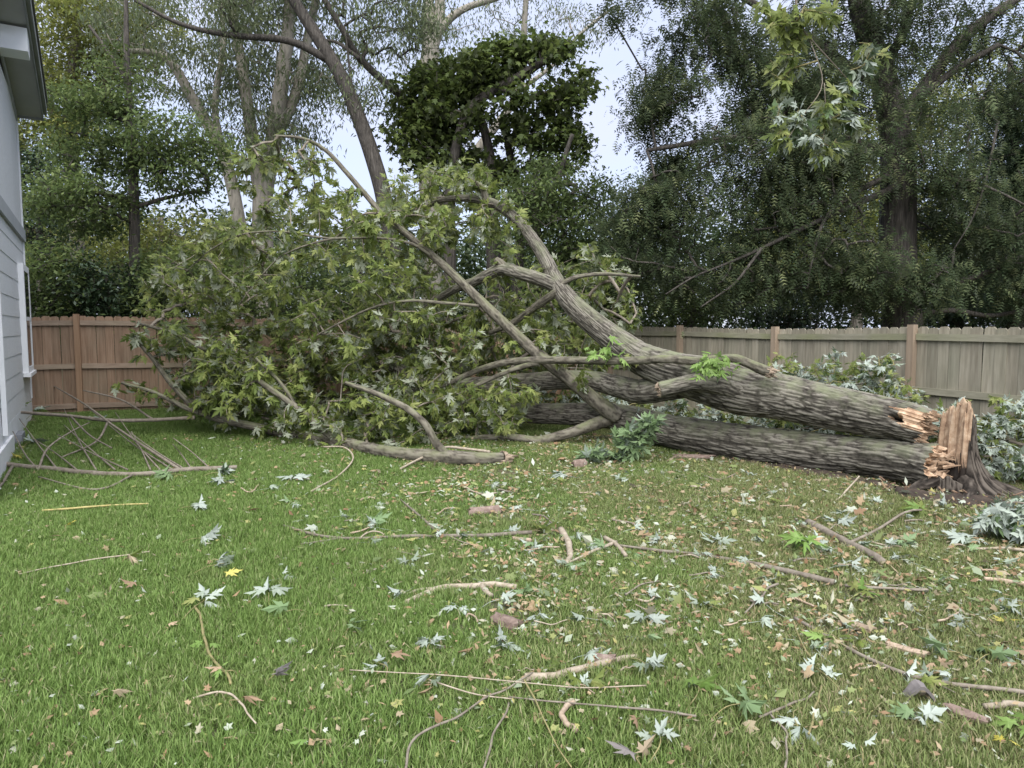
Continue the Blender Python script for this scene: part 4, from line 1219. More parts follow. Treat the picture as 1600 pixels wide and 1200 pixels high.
for k in np.argsort(dep):
    first.setdefault(cellk[k], k)
vis = np.zeros(len(LP), bool)
vis[list(first.values())] = True
FR = frames(LD, LN)
leafm = [MB().add(*MAPLE[k], rnd=.05 + .3 * k).mesh('leaf', M['maple']) for k in range(4)]
def put_leaf(parent, mesh, pos, Rm, s, name='leaf'):
    o = bpy.data.objects.new(name, mesh)
    COL.objects.link(o)
    o.parent = parent
    w = WL[parent.name]
    o.location = Vector(pos - w)
    o.rotation_euler = Matrix(Rm.tolist()).to_euler()
    o.scale = (s * random.uniform(.68, 1.0), s, s)
    return o
for k, ow in enumerate(OWN):
    ids = np.where(LO_ == k)[0]
    if not len(ids):
        continue
    cand = ids[vis[ids]]
    big = cand[np.argsort(-(LS[cand] / dep[cand]))][:300]
    for q in big:
        put_leaf(ow, leafm[q % 4], LP[q], FR[q], float(LS[q]))
    rest = np.setdiff1d(ids, big)
    mb = MB()
    for t in range(4):
        sel = rest[rest % 4 == t]
        scatter(mb, MAPLE[t], LP[sel], FR[sel], LS[sel], RNG.uniform(0, 1, len(sel)))
    tag(mb.build('foliage', M['maple'], ow), kind='stuff')

# ------------------------------------------------------------------ stump
sb = G(1473, 764)
sb[2] = float(ground_z(sb[0], sb[1]))
ST = thing('tree_stump', 'torn tree stump with a tall splintered slab of pale wood and dark roots', 'stump', sb)
nr, nth = 46, 168
th = np.linspace(0, 2 * np.pi, nth, endpoint=False)
tocam = np.array([0 - sb[0], 0 - sb[1]]); tocam /= np.linalg.norm(tocam)
right_ = np.array([-tocam[1], tocam[0]]) * -1            # screen right as seen from the camera
right_ = np.array([tocam[1], -tocam[0]]) if np.dot(np.array([tocam[1], -tocam[0]]), [1, 0]) > 0 else np.array([-tocam[1], tocam[0]])
ex = right_
ey = -tocam                                              # away from the camera
def stump_R(th, z):
    lob = .5 + .5 * np.cos(th * 3 + 1.2) * .6 + .35 * np.cos(th * 5 + .4)
    cx_ = np.cos(th)
    flare = (.07 * np.clip(lob, 0, 1.2) + .46 * np.clip(cx_, 0, 1) ** 1.7) * np.exp(-np.clip(z, 0, 9) / .17)
    return .27 + flare
def stump_H(x, y):
    fibre = vnoise(np.column_stack([x * 30, y * 30, x * 0]), 5) - .5
    coarse = fbm(np.column_stack([x * 9, y * 9, x * 0 + 3]), 6, 2) - .5
    t = .72 * y + .60 * x
    top = np.interp(x, [-.28, -.09, -.055, .0, .08, .15, .20, .27], [.26, .32, .74, .80, .84, .94, .88, .78])
    tall = top + .20 * coarse + .20 * fibre
    low = .17 + .16 * coarse + .08 * fibre - .12 * smooth(.12, .0, np.hypot(x - .11, y + .16))
    w = smooth(-.03, .07, t + .03 * fibre * 2)
    return low + (tall - low) * w
# wood surface over the disc
mbw = MB()
rr = np.linspace(1, 0, nr)
Vw = []
for f in rr:
    x, y = np.cos(th) * .265 * f, np.sin(th) * .265 * f
    z = stump_H(x, y)
    Vw.append(sb + np.outer(x, [*ex, 0]) + np.outer(y, [*ey, 0]) + np.outer(z, [0, 0, 1]))
Vw = np.array(Vw)
Fw = grid_faces(nr, nth)
ctr = Vw.reshape(-1, 3)[Fw].mean(1) - sb
lx, ly = ctr[:, :2] @ ex, ctr[:, :2] @ ey
rotm = (np.hypot((lx - .11) / .10, (ly + .14) / .11) < 1) & (ctr[:, 2] < .34)
MB().add(Vw.reshape(-1, 3), Fw[~rotm]).build('splintered_wood', M['wood'], ST)
MB().add(Vw.reshape(-1, 3), Fw[rotm]).build('rotten_hollow', M['rot'], ST)
# bark around it, down to flared roots
mz = 44
Vb, hb = [], []
x0, y0 = np.cos(th) * .265, np.sin(th) * .265
top = stump_H(x0, y0)
for k in range(mz):
    f = k / (mz - 1)
    z = -.12 + (top + .12 - .01) * f
    rad = stump_R(th, z)
    nu_ = 62
    w_ = worley_wrap(th / (2 * np.pi) * nu_ + (fbm(np.column_stack([np.cos(th) * 3, np.sin(th) * 3, z * 3]), 2, 2) - .5) * 2, z / .22, nu_, 12)
    h_ = smooth(.02, .4, w_)
    rad = rad + .014 * (h_ - .6)
    rad = np.where(k == mz - 1, .268, rad)
    Vb.append(sb + np.outer(np.cos(th) * rad, [*ex, 0]) + np.outer(np.sin(th) * rad, [*ey, 0]) + np.outer(z, [0, 0, 1]))
    hb.append(h_)
MB().add(np.array(Vb).reshape(-1, 3), grid_faces(mz, nth)).build('bark', M['stump_bark'], ST, smooth_=True, vattr={'ridge': np.array(hb).ravel(), 'lichen': np.zeros(mz * nth)})
for k, (a, ln, r0) in enumerate([(-.35, 1.0, .10), (.15, .8, .09), (-1.0, .7, .08), (-1.9, .5, .07)]):
    t = np.linspace(0, 1, 24)
    rad = .26 + ln * t
    aa = a + .25 * np.sin(t * 4 + k)
    C = sb + np.outer(np.cos(aa) * rad, [*ex, 0]) + np.outer(np.sin(aa) * rad, [*ey, 0])
    C[:, 2] = ground_z(C[:, 0], C[:, 1]) + .14 * (1 - t) ** 1.5 - .05 * t
    V, h, li, fr = bark_grid(C, r0 * (1 - .75 * t), 24, (.03, .14), .012, 90 + k)
    MB().add(V.reshape(-1, 3), grid_faces(24, 24)).build('root', M['stump_bark'], ST, smooth_=True, vattr={'ridge': h.ravel(), 'lichen': np.zeros(24 * 24)})
# ragged wood hinge between stump and lower trunk
hb_ = MB()
for k in range(26):
    a = CL[0] + np.array([RNG.normal(0, .10), RNG.normal(0, .05), RNG.uniform(-.16, .16)])
    b = a + np.array([*(ex * RNG.uniform(.06, .17)), RNG.uniform(-.03, .10)])
    hb_.tube(np.array([a, (a + b) / 2 + RNG.normal(0, .012, 3), b]), [.022, .018, .003], 5)
hb_.build('splinter_hinge', M['wood'], ST)

sp_ = MB()
for k in range(34):                                      # fibres standing up along the torn slab
    a_ = RNG.uniform(-.05, .22); b_ = (.07 - .60 * a_) / .72 + RNG.uniform(.0, .09)
    if np.hypot(a_, b_) > .25:
        continue
    z_ = float(stump_H(np.array([a_]), np.array([b_]))[0])
    c_ = sb + np.array([*(ex * a_ + ey * b_), z_ - .10])
    sp_.tube(np.array([c_, c_ + [RNG.normal(0, .006), RNG.normal(0, .006), .09], c_ + [RNG.normal(0, .02), RNG.normal(0, .02), RNG.uniform(.09, .15)]]), [.013, .009, .002], 5)
sp_.build('standing_splinters', M['wood'], ST)
ch_ = MB()
for k in range(70):                                      # chips and shreds of bark fallen round the base
    a_ = RNG.uniform(2.2, 6.6); r0_ = RNG.uniform(.26, .75)
    c_ = sb + np.array([*(ex * math.cos(a_) * r0_ + ey * math.sin(a_) * r0_), 0])
    c_[2] = float(ground_z(c_[0], c_[1])) + RNG.uniform(.03, .09)
    d_ = np.array([RNG.normal(), RNG.normal(), RNG.normal(0, .35)]); d_ /= np.linalg.norm(d_)
    L_ = RNG.uniform(.02, .11)
    ch_.box(c_, (RNG.uniform(.012, .03), L_, RNG.uniform(.006, .014)), one_frame0(d_))
tag(ch_.build('wood_chips', M['wood_chip'], ST), kind='stuff')

# bare soil by the stump and under the lower trunk
def soil_patch(name, label, cpts, w, seed, hgt=.06):
    C = catmull(np.array([G(*c) for c in cpts]), 60)
    T = np.gradient(C[:, :2], axis=0); T /= np.linalg.norm(T, axis=1)[:, None]
    Nn = np.column_stack([-T[:, 1], T[:, 0]])
    V = []
    for k, f in enumerate(np.linspace(-1, 1, 15)):
        ww = w * (1 + .6 * (fbm(np.column_stack([np.arange(60) * .18, np.full(60, np.sign(f) * 3.0), np.zeros(60)]), seed, 3) - .5) * 2)
        ww = ww * np.sin(np.linspace(.02, np.pi - .02, 60)) ** .35
        p = C[:, :2] + Nn * (f * ww)[:, None]
        n_ = fbm(np.column_stack([p * 11, np.zeros(60)]), seed + 2, 3) * 1.6 - .3
        z = ground_z(p[:, 0], p[:, 1]) + .012 + hgt * (1 - f * f) * (.3 + n_) - .035 * (abs(f) > .98)
        V.append(np.column_stack([p, z]))
    V = np.array(V)
    i, j = np.meshgrid(np.arange(14), np.arange(59), indexing='ij')
    q = (i * 60 + j).ravel()
    o = MB().add(V.reshape(-1, 3), np.stack([q, q + 1, q + 61, q + 60], -1)).build(name, M['soil'], smooth_=True)
    return tag(o, label, 'soil', kind='structure')
SOIL = [([(1400, 772), (1470, 782), (1530, 785), (1600, 800), (1680, 812)], .34, .06), ([(1080, 708), (1180, 726), (1290, 745), (1400, 765)], .20, .05)]
soil_patch('dirt_mound', 'mound of dark bare soil round the torn stump', SOIL[0][0], SOIL[0][1], 3, SOIL[0][2])
soil_patch('dirt_strip', 'strip of dark bare soil along the lower trunk', SOIL[1][0], SOIL[1][1], 4, SOIL[1][2])
#PART3
# ------------------------------------------------------------------ leafy boughs, sprigs, sticks and scraps on the lawn
KM = {'silver': 'silver', 'green': 'maple', 'bright': 'bright', 'deep': 'deep', 'yellow': 'yellow', 'dead': 'dead', 'greydead': 'greydead'}
LEAFMESH = {}
def lmesh(kind, v):
    if (kind, v) not in LEAFMESH:
        LEAFMESH[kind, v] = MB().add(*MAPLE[v], rnd=.1 + .25 * v).mesh('leaf', M[KM[kind]])
    return LEAFMESH[kind, v]

def one_frame(d, n):
    return frames(np.array([d], float), np.array([n], float))[0]

def bough(name, label, cat, stems, blobs, kinds, per, size, n_parts, seed, group=None, droop=.3, base=None, flip=.5, stem_mat='twig', upj=.5):
    """broken leafy bough: stems are world polylines with radii, leaves gather at twig tips"""
    r = np.random.default_rng(seed)
    b = np.array(stems[0][0][:3]) if base is None else base
    t = thing(name, label, cat, b, group)
    sk = Skel()
    for st in stems:
        w = catmull(np.array(st), 16)
        MB().tube(w[:, :3], np.maximum(w[:, 3], .002), 8).build('stem', M[stem_mat], t, smooth_=True)
        sk.trunk(w[:, :3])
    att = []
    for (cx, cy, rx, ry, Y, dz, n) in blobs:
        k = tries = 0
        while k < n and tries < n * 40:
            tries += 1
            v = np.clip(r.normal(0, .55, 3), -1, 1)
            p = P(cx + v[0] * rx, cy + v[1] * ry, Y + v[2] * dz)
            if p[2] > float(ground_z(p[0], p[1])) + .05:
                att.append(p); k += 1
    tips = sk.grow(att, .15, .12, .07, .2)
    mb = MB(); sk.tubes(mb, None, .003, .45, 5, .012)
    tag(mb.build('twigs', M['green_stem'], t, smooth_=True), kind='stuff')
    LPp, LDd, LNn, LSs, LK = [], [], [], [], []
    for _, nd in tips:
        p = sk.p[nd]
        dv = p - sk.p[sk.par[nd]]; dv /= max(np.linalg.norm(dv), 1e-6)
        fl = r.random() < flip
        for q in range(per):
            d = r.normal(0, .8, 3) + dv * .6; d[2] -= droop; d /= np.linalg.norm(d)
            pos = p - dv * r.uniform(0, .14) + d * .03
            if pos[2] + d[2] * size < float(ground_z(pos[0], pos[1])) + .02:
                d[2] = abs(d[2]) * .3
            LPp.append(pos); LDd.append(d); LNn.append([r.normal(0, upj), r.normal(-.25, upj), 1]); LSs.append(size * r.uniform(.7, 1.2))
            LK.append(0 if fl else 1)
    LPp, LDd, LNn, LSs, LK = map(np.array, (LPp, LDd, LNn, LSs, LK))
    FRr = frames(LDd, LNn)
    order = np.argsort(project(LPp)[2])
    for q in order[:n_parts]:
        put_leaf(t, lmesh(kinds[LK[q]], q % 4), LPp[q], FRr[q], float(LSs[q]))
    rest = order[n_parts:]
    for kk in (0, 1):
        mb = MB()
        for v in range(4):
            s_ = rest[(rest % 4 == v) & (LK[rest] == kk)]
            scatter(mb, MAPLE[v], LPp[s_], FRr[s_], LSs[s_], r.uniform(0, 1, len(s_)))
        if mb.n:
            tag(mb.build('foliage', M[KM[kinds[kk]]], t), kind='stuff')
    return t

def PW(px, py, Y, r):
    return (*P(px, py, Y), r)
BG = 'leafy boughs torn from the fallen maple'
bough('leafy_bough', 'silvery leafy bough between the upper trunk and the right fence, left of the tan post', 'bough',
      [[PW(1180, 650, 9.9, .025), PW(1260, 620, 9.8, .02), PW(1340, 600, 9.7, .012), PW(1400, 600, 9.4, .006)]],
      [(1250, 606, 50, 34, 9.9, .4, 44), (1320, 592, 50, 40, 9.7, .4, 54), (1370, 596, 40, 44, 9.3, .3, 48), (1405, 620, 36, 30, 9.1, .3, 36), (1340, 620, 60, 26, 9.5, .3, 34)], ('silver', 'green'), 8, .10, 90, 101, BG, flip=.62)
bough('leafy_bough', 'tall thin leafy shoot rising against the right fence behind the torn branch end', 'bough',
      [[PW(1210, 640, 10.2, .012), PW(1212, 590, 10.2, .009), PW(1215, 560, 10.2, .005)]],
      [(1220, 575, 22, 28, 10.2, .2, 14)], ('silver', 'green'), 6, .10, 20, 108, BG, flip=.2)
bough('leafy_bough', 'mass of pale leaves seen in the gap between the two broken trunks', 'bough',
      [[PW(1010, 690, 10.9, .03), PW(1120, 680, 10.7, .02), PW(1240, 670, 10.3, .015), PW(1330, 670, 9.9, .008)]],
      [(1060, 655, 60, 30, 10.9, .4, 70), (1150, 664, 70, 28, 10.6, .4, 80), (1240, 672, 70, 22, 10.2, .4, 60), (1330, 680, 40, 14, 9.8, .3, 20), (960, 632, 60, 26, 12.2, .5, 90), (870, 632, 60, 24, 12.8, .5, 60)], ('silver', 'green'), 8, .115, 60, 102, BG, flip=.68)
bough('leafy_bough', 'silvery leafy bough heaped at the right fence beyond the stump', 'bough',
      [[PW(1640, 705, 8.0, .022), PW(1580, 690, 8.1, .02), PW(1530, 672, 8.3, .012), PW(1480, 650, 8.5, .006)], [PW(1640, 715, 7.9, .02), PW(1570, 712, 7.9, .016), PW(1515, 715, 7.9, .008)]],
      [(1480, 650, 36, 30, 8.5, .25, 26), (1530, 690, 36, 36, 8.0, .25, 44), (1580, 660, 40, 40, 8.1, .3, 46), (1600, 720, 50, 30, 7.9, .3, 44), (1540, 740, 40, 18, 7.8, .2, 24), (1460, 690, 14, 30, 8.6, .2, 10)], ('silver', 'green'), 8, .105, 110, 103, BG, flip=.68)
gb = G(1640, 865)
bough('leafy_bough', 'large silver leaves hanging over the grass at the right edge in front of the stump', 'bough',
      [[(*(gb + [0, 0, .02]), .012), PW(1625, 800, 5.75, .010), PW(1590, 785, 5.7, .008), PW(1555, 790, 5.7, .004)]],
      [(1570, 800, 24, 20, 5.7, .12, 12), (1600, 815, 30, 24, 5.6, .15, 12), (1545, 820, 14, 20, 5.75, .1, 5)], ('silver', 'green'), 7, .14, 200, 104, BG, droop=.9, flip=.85)
gb = G(925, 735)
bough('leafy_bough', 'upright fresh green leafy sprig in front of the lower trunk', 'bough',
      [[(*(gb + [0, 0, .01]), .009), PW(955, 715, 9.25, .008), PW(985, 695, 9.25, .006), PW(1020, 665, 9.3, .003)]],
      [(985, 690, 26, 22, 9.25, .12, 15), (1015, 668, 14, 16, 9.3, .08, 8), (950, 715, 26, 14, 9.2, .12, 9), (920, 722, 20, 10, 9.2, .1, 6)], ('silver', 'deep'), 6, .19, 240, 105, BG, droop=-.1, flip=.12, upj=.8)
# fresh leaves on the draped branch
for cx, cy, Y, n in ((1118, 566, 8.85, 44), (1105, 575, 8.85, 14), (960, 555, 9.9, 16), (945, 540, 9.95, 10)):
    for q in range(n):
        p = P(cx + RNG.normal(0, 14), cy + RNG.normal(2, 9), Y + RNG.normal(0, .05))
        d = np.array([RNG.normal(0, .8), RNG.normal(-.3, .6), RNG.normal(-.3, .5)])
        put_leaf(BB, lmesh('bright', q % 4), p, one_frame(d, [RNG.normal(0, .5), -.5 + RNG.normal(0, .4), 1]), float(RNG.uniform(.10, .19)))
# overhanging living maple at the right, its trunk outside the view
mt = np.array([6.4, 5.4, 0.0]); mt[2] = float(ground_z(mt[0], mt[1]))
MT = bough('overhanging_maple', 'pale leafy maple branch hanging down in front of the feathery tree', 'tree',
      [[(6.4, 5.4, -.1, .2), (6.35, 5.45, 2.0, .17), (6.1, 5.6, 4.2, .15), (5.2, 5.9, 5.6, .09), (4.0, 6.2, 6.0, .05), (3.1, 6.3, 5.7, .03), PW(1215, -20, 6.3, .014), PW(1240, 30, 6.3, .008), PW(1290, 95, 6.25, .005), PW(1330, 130, 6.2, .004)],
       [PW(1265, 60, 6.28, .005), PW(1285, 130, 6.2, .004), PW(1255, 180, 6.2, .003), PW(1225, 225, 6.2, .004)],
       [PW(1288, 130, 6.2, .004), PW(1290, 190, 6.1, .003), PW(1280, 240, 6.1, .003)]],
      [(1205, 20, 26, 40, 6.3, .2, 10), (1290, 20, 40, 30, 6.3, .2, 8), (1225, 130, 20, 30, 6.2, .2, 6), (1320, 190, 24, 30, 6.2, .2, 6), (1235, 50, 26, 34, 6.3, .2, 12), (1215, 100, 18, 18, 6.3, .15, 4), (1300, 160, 36, 24, 6.2, .2, 14), (1245, 190, 30, 26, 6.2, .2, 14), (1285, 220, 26, 22, 6.1, .15, 9), (1350, 90, 30, 24, 6.2, .15, 5), (1215, 215, 14, 14, 6.2, .1, 4), (1330, 130, 20, 20, 6.2, .1, 4)],
      ('silver', 'green'), 6, .125, 260, 106, None, droop=.9, base=mt, flip=.35)

def gdir(px, py, deg):
    a = math.radians(deg)
    return np.array([math.cos(a), math.sin(a), 0])

def sprig(label, px, py, kind, n, size, deg=90, stem=.25, fan=80, group='leafy sprigs lying on the lawn', tiltj=.55, lift=.065, single=False):
    """a broken leaf sprig lying on the grass: stem ends at (px, py), leaves fan out from its tip"""
    g = G(px, py, lift)
    t = thing('leaf_sprig', label, 'leaf sprig', (g[0], g[1], float(ground_z(g[0], g[1]))), group)
    d = gdir(px, py, deg)
    a = g - d * stem
    a[2] = float(ground_z(a[0], a[1])) + .025
    C = catmull(np.array([a, (a + g) / 2 + [0.02 * RNG.normal(), 0, .02], g]), 8)
    MB().tube(C, np.linspace(.0035, .002, 8), 5).build('stem', M['green_stem'], t, smooth_=True)
    kinds = kind.split('+')
    sfac = float(np.clip(.42 + .115 * g[1], .70, 1.2))
    for q in range(n):
        dev = math.radians(fan) * ((q / max(n - 1, 1)) * 2 - 1) if n > 1 else 0
        dev += RNG.normal(0, .18)
        dd = np.array([math.cos(math.radians(deg) + dev), math.sin(math.radians(deg) + dev), RNG.uniform(-.25, .45)])
        pos = g - d * (stem * RNG.uniform(0, .28)) + dd * .02
        pos[2] = g[2] + RNG.uniform(0, .03)
        put_leaf(t, lmesh(kinds[q % len(kinds)], int(RNG.integers(0, 6))), pos, one_frame(dd, [RNG.normal(0, tiltj), -.25 + RNG.normal(0, tiltj), 1]), size * sfac * float(RNG.uniform(.75, 1.15)))
    return t

S = sprig
S('silver sprig right of the yellow stalk, in line with it', 310, 790, 'silver', 6, .13, 30)
S('silver sprig spread flat on the lawn just above another one at left', 325, 840, 'silver', 5, .14, 20)
S('silver sprig with a yellow leaf below it on the left lawn', 350, 880, 'silver', 5, .14, 40)
S('silver and green sprig at the head of a long yellowish bent stem', 325, 935, 'silver+green+silver', 8, .14, 80, .3, 100)
S('silver sprig with broad leaves beside the big green leaf', 420, 925, 'silver', 5, .14, 110)
S('tall silver leaf cluster standing on the grass before the front branch', 462, 745, 'silver', 9, .15, 90, .35, 100)
S('silver sprig left of the tall silver cluster below the left twigs', 345, 752, 'silver', 6, .13, 150)
S('silver sprig with a drooping stalk on the lawn left of the bark chunk', 672, 1005, 'silver', 6, .11, 100, .15)
S('small silver pair of leaves touching the thin long stem at lower centre', 668, 1062, 'silver', 3, .12, 250, .12)
S('silver sprig alone on the lawn above the thick grey stick', 1010, 968, 'silver', 4, .14, 90, .1, 90)
S('silver sprig at the right end of the thick grey stick', 1015, 1042, 'silver', 4, .13, 300, .2)
S('silver three-leaved sprig on a thin stem at lower right', 1270, 1040, 'silver', 6, .12, 100, .3, 110)
S('two large silver leaves at the foot of a thin stem at lower right', 1248, 1138, 'silver', 3, .14, 240, .3, 50)
S('lone silver leaf near the bottom edge right of centre', 1343, 1165, 'silver', 2, .10, 80, .05)
S('pale green sprig near the bottom edge right of the hooked stick', 1032, 1148, 'silver+green', 5, .11, 60, .2, 90)
S('silver leaf on the thin stem beside an orange leaf', 592, 1036, 'silver', 3, .10, 120, .1)
S('silver sprig beside the long thin pole, above its middle', 1122, 845, 'silver', 5, .14, 60)
S('drab green sprig lying below the long thin pole', 1100, 942, 'green+silver', 5, .13, 100)
S('silver sprig at the foot of the upright green sprig', 872, 742, 'silver', 6, .13, 200)
S('silver sprig on the lawn at the left edge of the mid-lawn', 150, 655, 'silver', 6, .13, 60)
S('silver leaf bunch hanging by the house foundation', 60, 640, 'silver+green', 8, .14, 30, lift=.25)
S('green leaf bunch on the bare twig nearest the house wall', 28, 632, 'green+silver', 8, .15, 60, lift=.35)
S('pale leaves on the grass at the foot of the house wall', 50, 690, 'silver+green', 7, .14, 100)
S('yellowing leaves on the grass near the house wall', 30, 712, 'yellow+green', 5, .12, 60)
S('silver leaves on the grass by the end of the long grey branch', 350, 738, 'silver', 7, .14, 20)
S('deep green leaves beside the end of the long grey branch', 258, 742, 'deep', 8, .15, 200)
S('silver sprig on the lawn behind the dark diagonal stick', 1310, 815, 'silver', 6, .13, 40)
S('silver sprig at the right edge of the lawn below the hanging silver leaves', 1505, 842, 'silver', 5, .15, 160)
S('big flat green maple leaf beside the silver sprig at left centre', 448, 955, 'deep', 1, .17, 200, .15)
S('two folded dark green leaves on the left-centre lawn', 550, 978, 'deep', 3, .13, 30, .05)
S('round yellow-green leaf near the bottom edge at left', 487, 1158, 'bright', 1, .11, 200, .06)
S('bright green leaf pair on the lower right lawn above a dark maple leaf', 1090, 1068, 'bright', 4, .14, 60, .2)
S('dark green maple leaves spread flat at lower right', 1170, 1098, 'deep', 4, .16, 20, .2, 120)
S('big dark green maple leaf on the right lawn', 1480, 1018, 'deep', 2, .19, 170, .12, 40)
S('dark green maple leaf right of the biggest one', 1545, 1022, 'deep', 2, .15, 20, .12, 40)
S('bright green upright sprig beside the dark diagonal stick', 1255, 845, 'bright', 12, .15, 100, .2, 110, tiltj=.8, lift=.12)
S('spread green leaves at the right end of the slim forked twig', 845, 825, 'green', 6, .15, 30, .2, 100)
S('yellow-green leaves on the lawn above the long right twig', 1285, 1002, 'bright', 5, .13, 150, .15, 100)
S('bright green leaves cut by the right edge near the bottom', 1592, 1135, 'bright', 4, .13, 160, .1, 90)
S('green leaves on the lawn below the short dark stick at right', 1352, 925, 'green+bright', 5, .13, 20, .15, 100)
S('dark green star of leaves in the litter at right', 1412, 848, 'deep', 7, .13, 90, .1, 150)
S('green leaf cluster lying in front of the torn lower trunk', 1430, 795, 'green+bright', 9, .14, 160, .3, 90, lift=.08)
S('green leaves at mid lawn where two twigs cross', 585, 815, 'deep', 4, .15, 40, .1)
S('yellow star leaf under the silver sprig at left', 350, 900, 'yellow', 1, .11, 30, .03)
S('yellow leaf on the left lawn above the thin grey stem', 105, 820, 'yellow', 1, .09, 100, .03)
S('yellow-green leaf on the bent stem at left', 322, 1008, 'bright', 2, .09, 120, .05)
S('pale yellowing leaves at the lower end of the bent stem', 345, 1050, 'bright+dead', 3, .11, 200, .08)
S('yellow leaf at the far right edge of the lawn', 1575, 972, 'yellow', 2, .10, 20, .03)
S('yellow scrap of leaf near the bottom right corner', 1572, 1160, 'yellow', 2, .07, 20, .03)
DG = 'dead leaves lying on the lawn'
S('orange-brown leaf beside a silver leaf at lower centre', 607, 1032, 'dead', 1, .12, 20, .03, group=DG)
S('tan dry leaf at lower left of the lawn', 170, 1088, 'dead', 1, .11, 30, .03, group=DG)
S('rusty two-lobed leaf at lower left near a bent twig', 377, 1094, 'dead', 2, .09, 20, .03, 40, group=DG)
S('beige leaf on the left lawn under the thin grey stem', 217, 915, 'dead', 1, .10, 200, .03, group=DG)
S('orange leaf beside the long twig at lower right', 1353, 1037, 'dead', 1, .09, 200, .03, group=DG)
S('large curled brown leaf at the bottom edge', 1000, 1182, 'dead+greydead', 2, .17, 120, .03, 60, group=DG)
S('grey withered leaf on the lower left lawn', 425, 1053, 'greydead', 2, .11, 10, .03, 30, group=DG)
S('reddish dead leaf by the bent yellow stem at left', 258, 980, 'dead', 1, .08, 60, .03, group=DG)
S('brown dead leaves under the dark green maple leaf at right', 1465, 1042, 'dead', 3, .10, 300, .04, 90, group=DG)
S('brown dead leaf right of the hooked stick near the bottom', 990, 1122, 'dead', 1, .11, 290, .03, group=DG)
S('dried leaves at the right end of the thin stem at left', 200, 872, 'dead+green', 3, .13, 30, .05, 60, group=DG)

def stick(label, pts, r0, r1, mat='twig', lift=.02, side=(), name='stick', group='sticks and twigs lying on the lawn', bend=.0, torn=False, sides=8):
    W = []
    for k, p in enumerate(pts):
        l = lift if len(p) < 3 else p[2]
        W.append(G(p[0], p[1], l))
    W = np.array(W)
    n = max(14, len(pts) * 8)
    C = catmull(W, n)
    b = np.array([C[0][0], C[0][1], float(ground_z(C[0][0], C[0][1]))])
    sc_ = lambda c: c[1] / FPX
    R = np.array([r * sc_(c) for r, c in zip(np.linspace(r0, r1, n), C)])
    R = R * (1 + .12 * (vnoise(np.column_stack([np.arange(n) * .6, np.full(n, pts[0][0]), np.zeros(n)]), 3) - .5) * 2)
    C = C + np.column_stack([(vnoise(np.column_stack([np.arange(n) * .16 + k * 9, np.full(n, pts[0][0] * .1), np.zeros(n)]), k) - .5) for k in range(3)]) * np.array([.045, .06, .008]) * min(1.0, .45 + .08 * max(r0, r1))
    mb = MB().tube(C, R, sides)
    if torn:
        ax = C[0] - C[2]; ax /= np.linalg.norm(ax)
        for _ in range(5):
            p0 = C[0] + RNG.normal(0, R[0] * .4, 3)
            mb.tube(np.array([p0 - ax * .02, p0 + ax * RNG.uniform(.03, .08) + RNG.normal(0, .008, 3)]), [R[0] * .45, R[0] * .12], 5)
    if not side:
        return tag(mb.build(name, M[mat], smooth_=True, origin=b), label, 'stick', group)
    t = thing(name, label, 'stick', b, group)
    mb.build('stem', M[mat], t, smooth_=True)
    for sp, q0, q1 in side:
        Cs = catmull(np.array([G(p[0], p[1], lift if len(p) < 3 else p[2]) for p in sp]), 12)
        MB().tube(Cs, np.linspace(q0, q1, 12) * Cs[0][1] / FPX, 6).build('side_twig', M[mat], t, smooth_=True)
    return t

stick('thick pale stick with a peeled forked left end at centre of the lawn', [(638, 940), (690, 920), (745, 914), (810, 915)], 5.5, 4.5, 'pale_twig', .03, [([(690, 920), (655, 922), (632, 930)], 4, 2), ([(752, 915), (760, 925), (768, 931)], 5, 4)])
stick('thick grey stick lying at lower centre with a silver sprig at its right end', [(826, 1062), (880, 1053), (935, 1040), (1000, 1026)], 7, 5.5, 'pale_twig', .035, [([(826, 1062), (800, 1066), (780, 1070)], 3, 1.5)])
stick('short curved pale stick standing out on the mid lawn', [(876, 826), (890, 850), (886, 881)], 5, 5, 'pale_twig', .04)
stick('long thin straight pole tapering to the left across the right lawn', [(962, 851), (1080, 866), (1180, 881), (1302, 909)], 2, 5.2, 'twig', .045)
stick('dark thick diagonal stick with a thinner fork in the litter at right', [(1262, 815), (1330, 850), (1382, 879)], 7, 6, 'twig', .05, [([(1328, 848), (1370, 828), (1415, 800, .10), (1440, 797, .1)], 3, 2)])
stick('long wavy twig running to the right edge at lower right', [(1242, 965), (1310, 1005), (1375, 1038), (1450, 1063), (1530, 1072), (1610, 1082)], 2.5, 4, 'twig', .05, [([(1450, 1063), (1480, 1076), (1492, 1082)], 2.5, 1)])
stick('long slim forked twig lying across the left-centre lawn', [(442, 821), (530, 841), (650, 838), (760, 836), (830, 832)], 2, 3.4, 'twig', .045, [([(690, 838), (660, 810), (625, 780)], 3, 1.5), ([(530, 841), (500, 846), (470, 850)], 2, 1)])
stick('hair-thin long stem across the lower centre lawn', [(545, 1047), (680, 1055), (800, 1066), (900, 1074), (1010, 1072)], .9, 1.2, 'pale_twig', .06, [([(670, 1062), (740, 1084), (800, 1092)], 1.4, 1)])
stick('thin curving twig rising from the bottom edge at centre', [(632, 1205), (645, 1158), (690, 1132), (760, 1090), (830, 1050)], 2.4, 1.4, 'twig', .06)
stick('thin twig at the bottom edge right of the curving one', [(752, 1205), (770, 1150), (797, 1098)], 2.2, 1.6, 'twig', .06)
stick('short brown hooked stick near the bottom edge', [(892, 1098), (880, 1106), (888, 1124), (900, 1147)], 4.5, 5, 'peeled', .05)
stick('twig with a thicker end left of the green sprig near the bottom', [(795, 1092), (900, 1099), (980, 1106), (1090, 1118)], 1.2, 1.9, 'twig', .06)
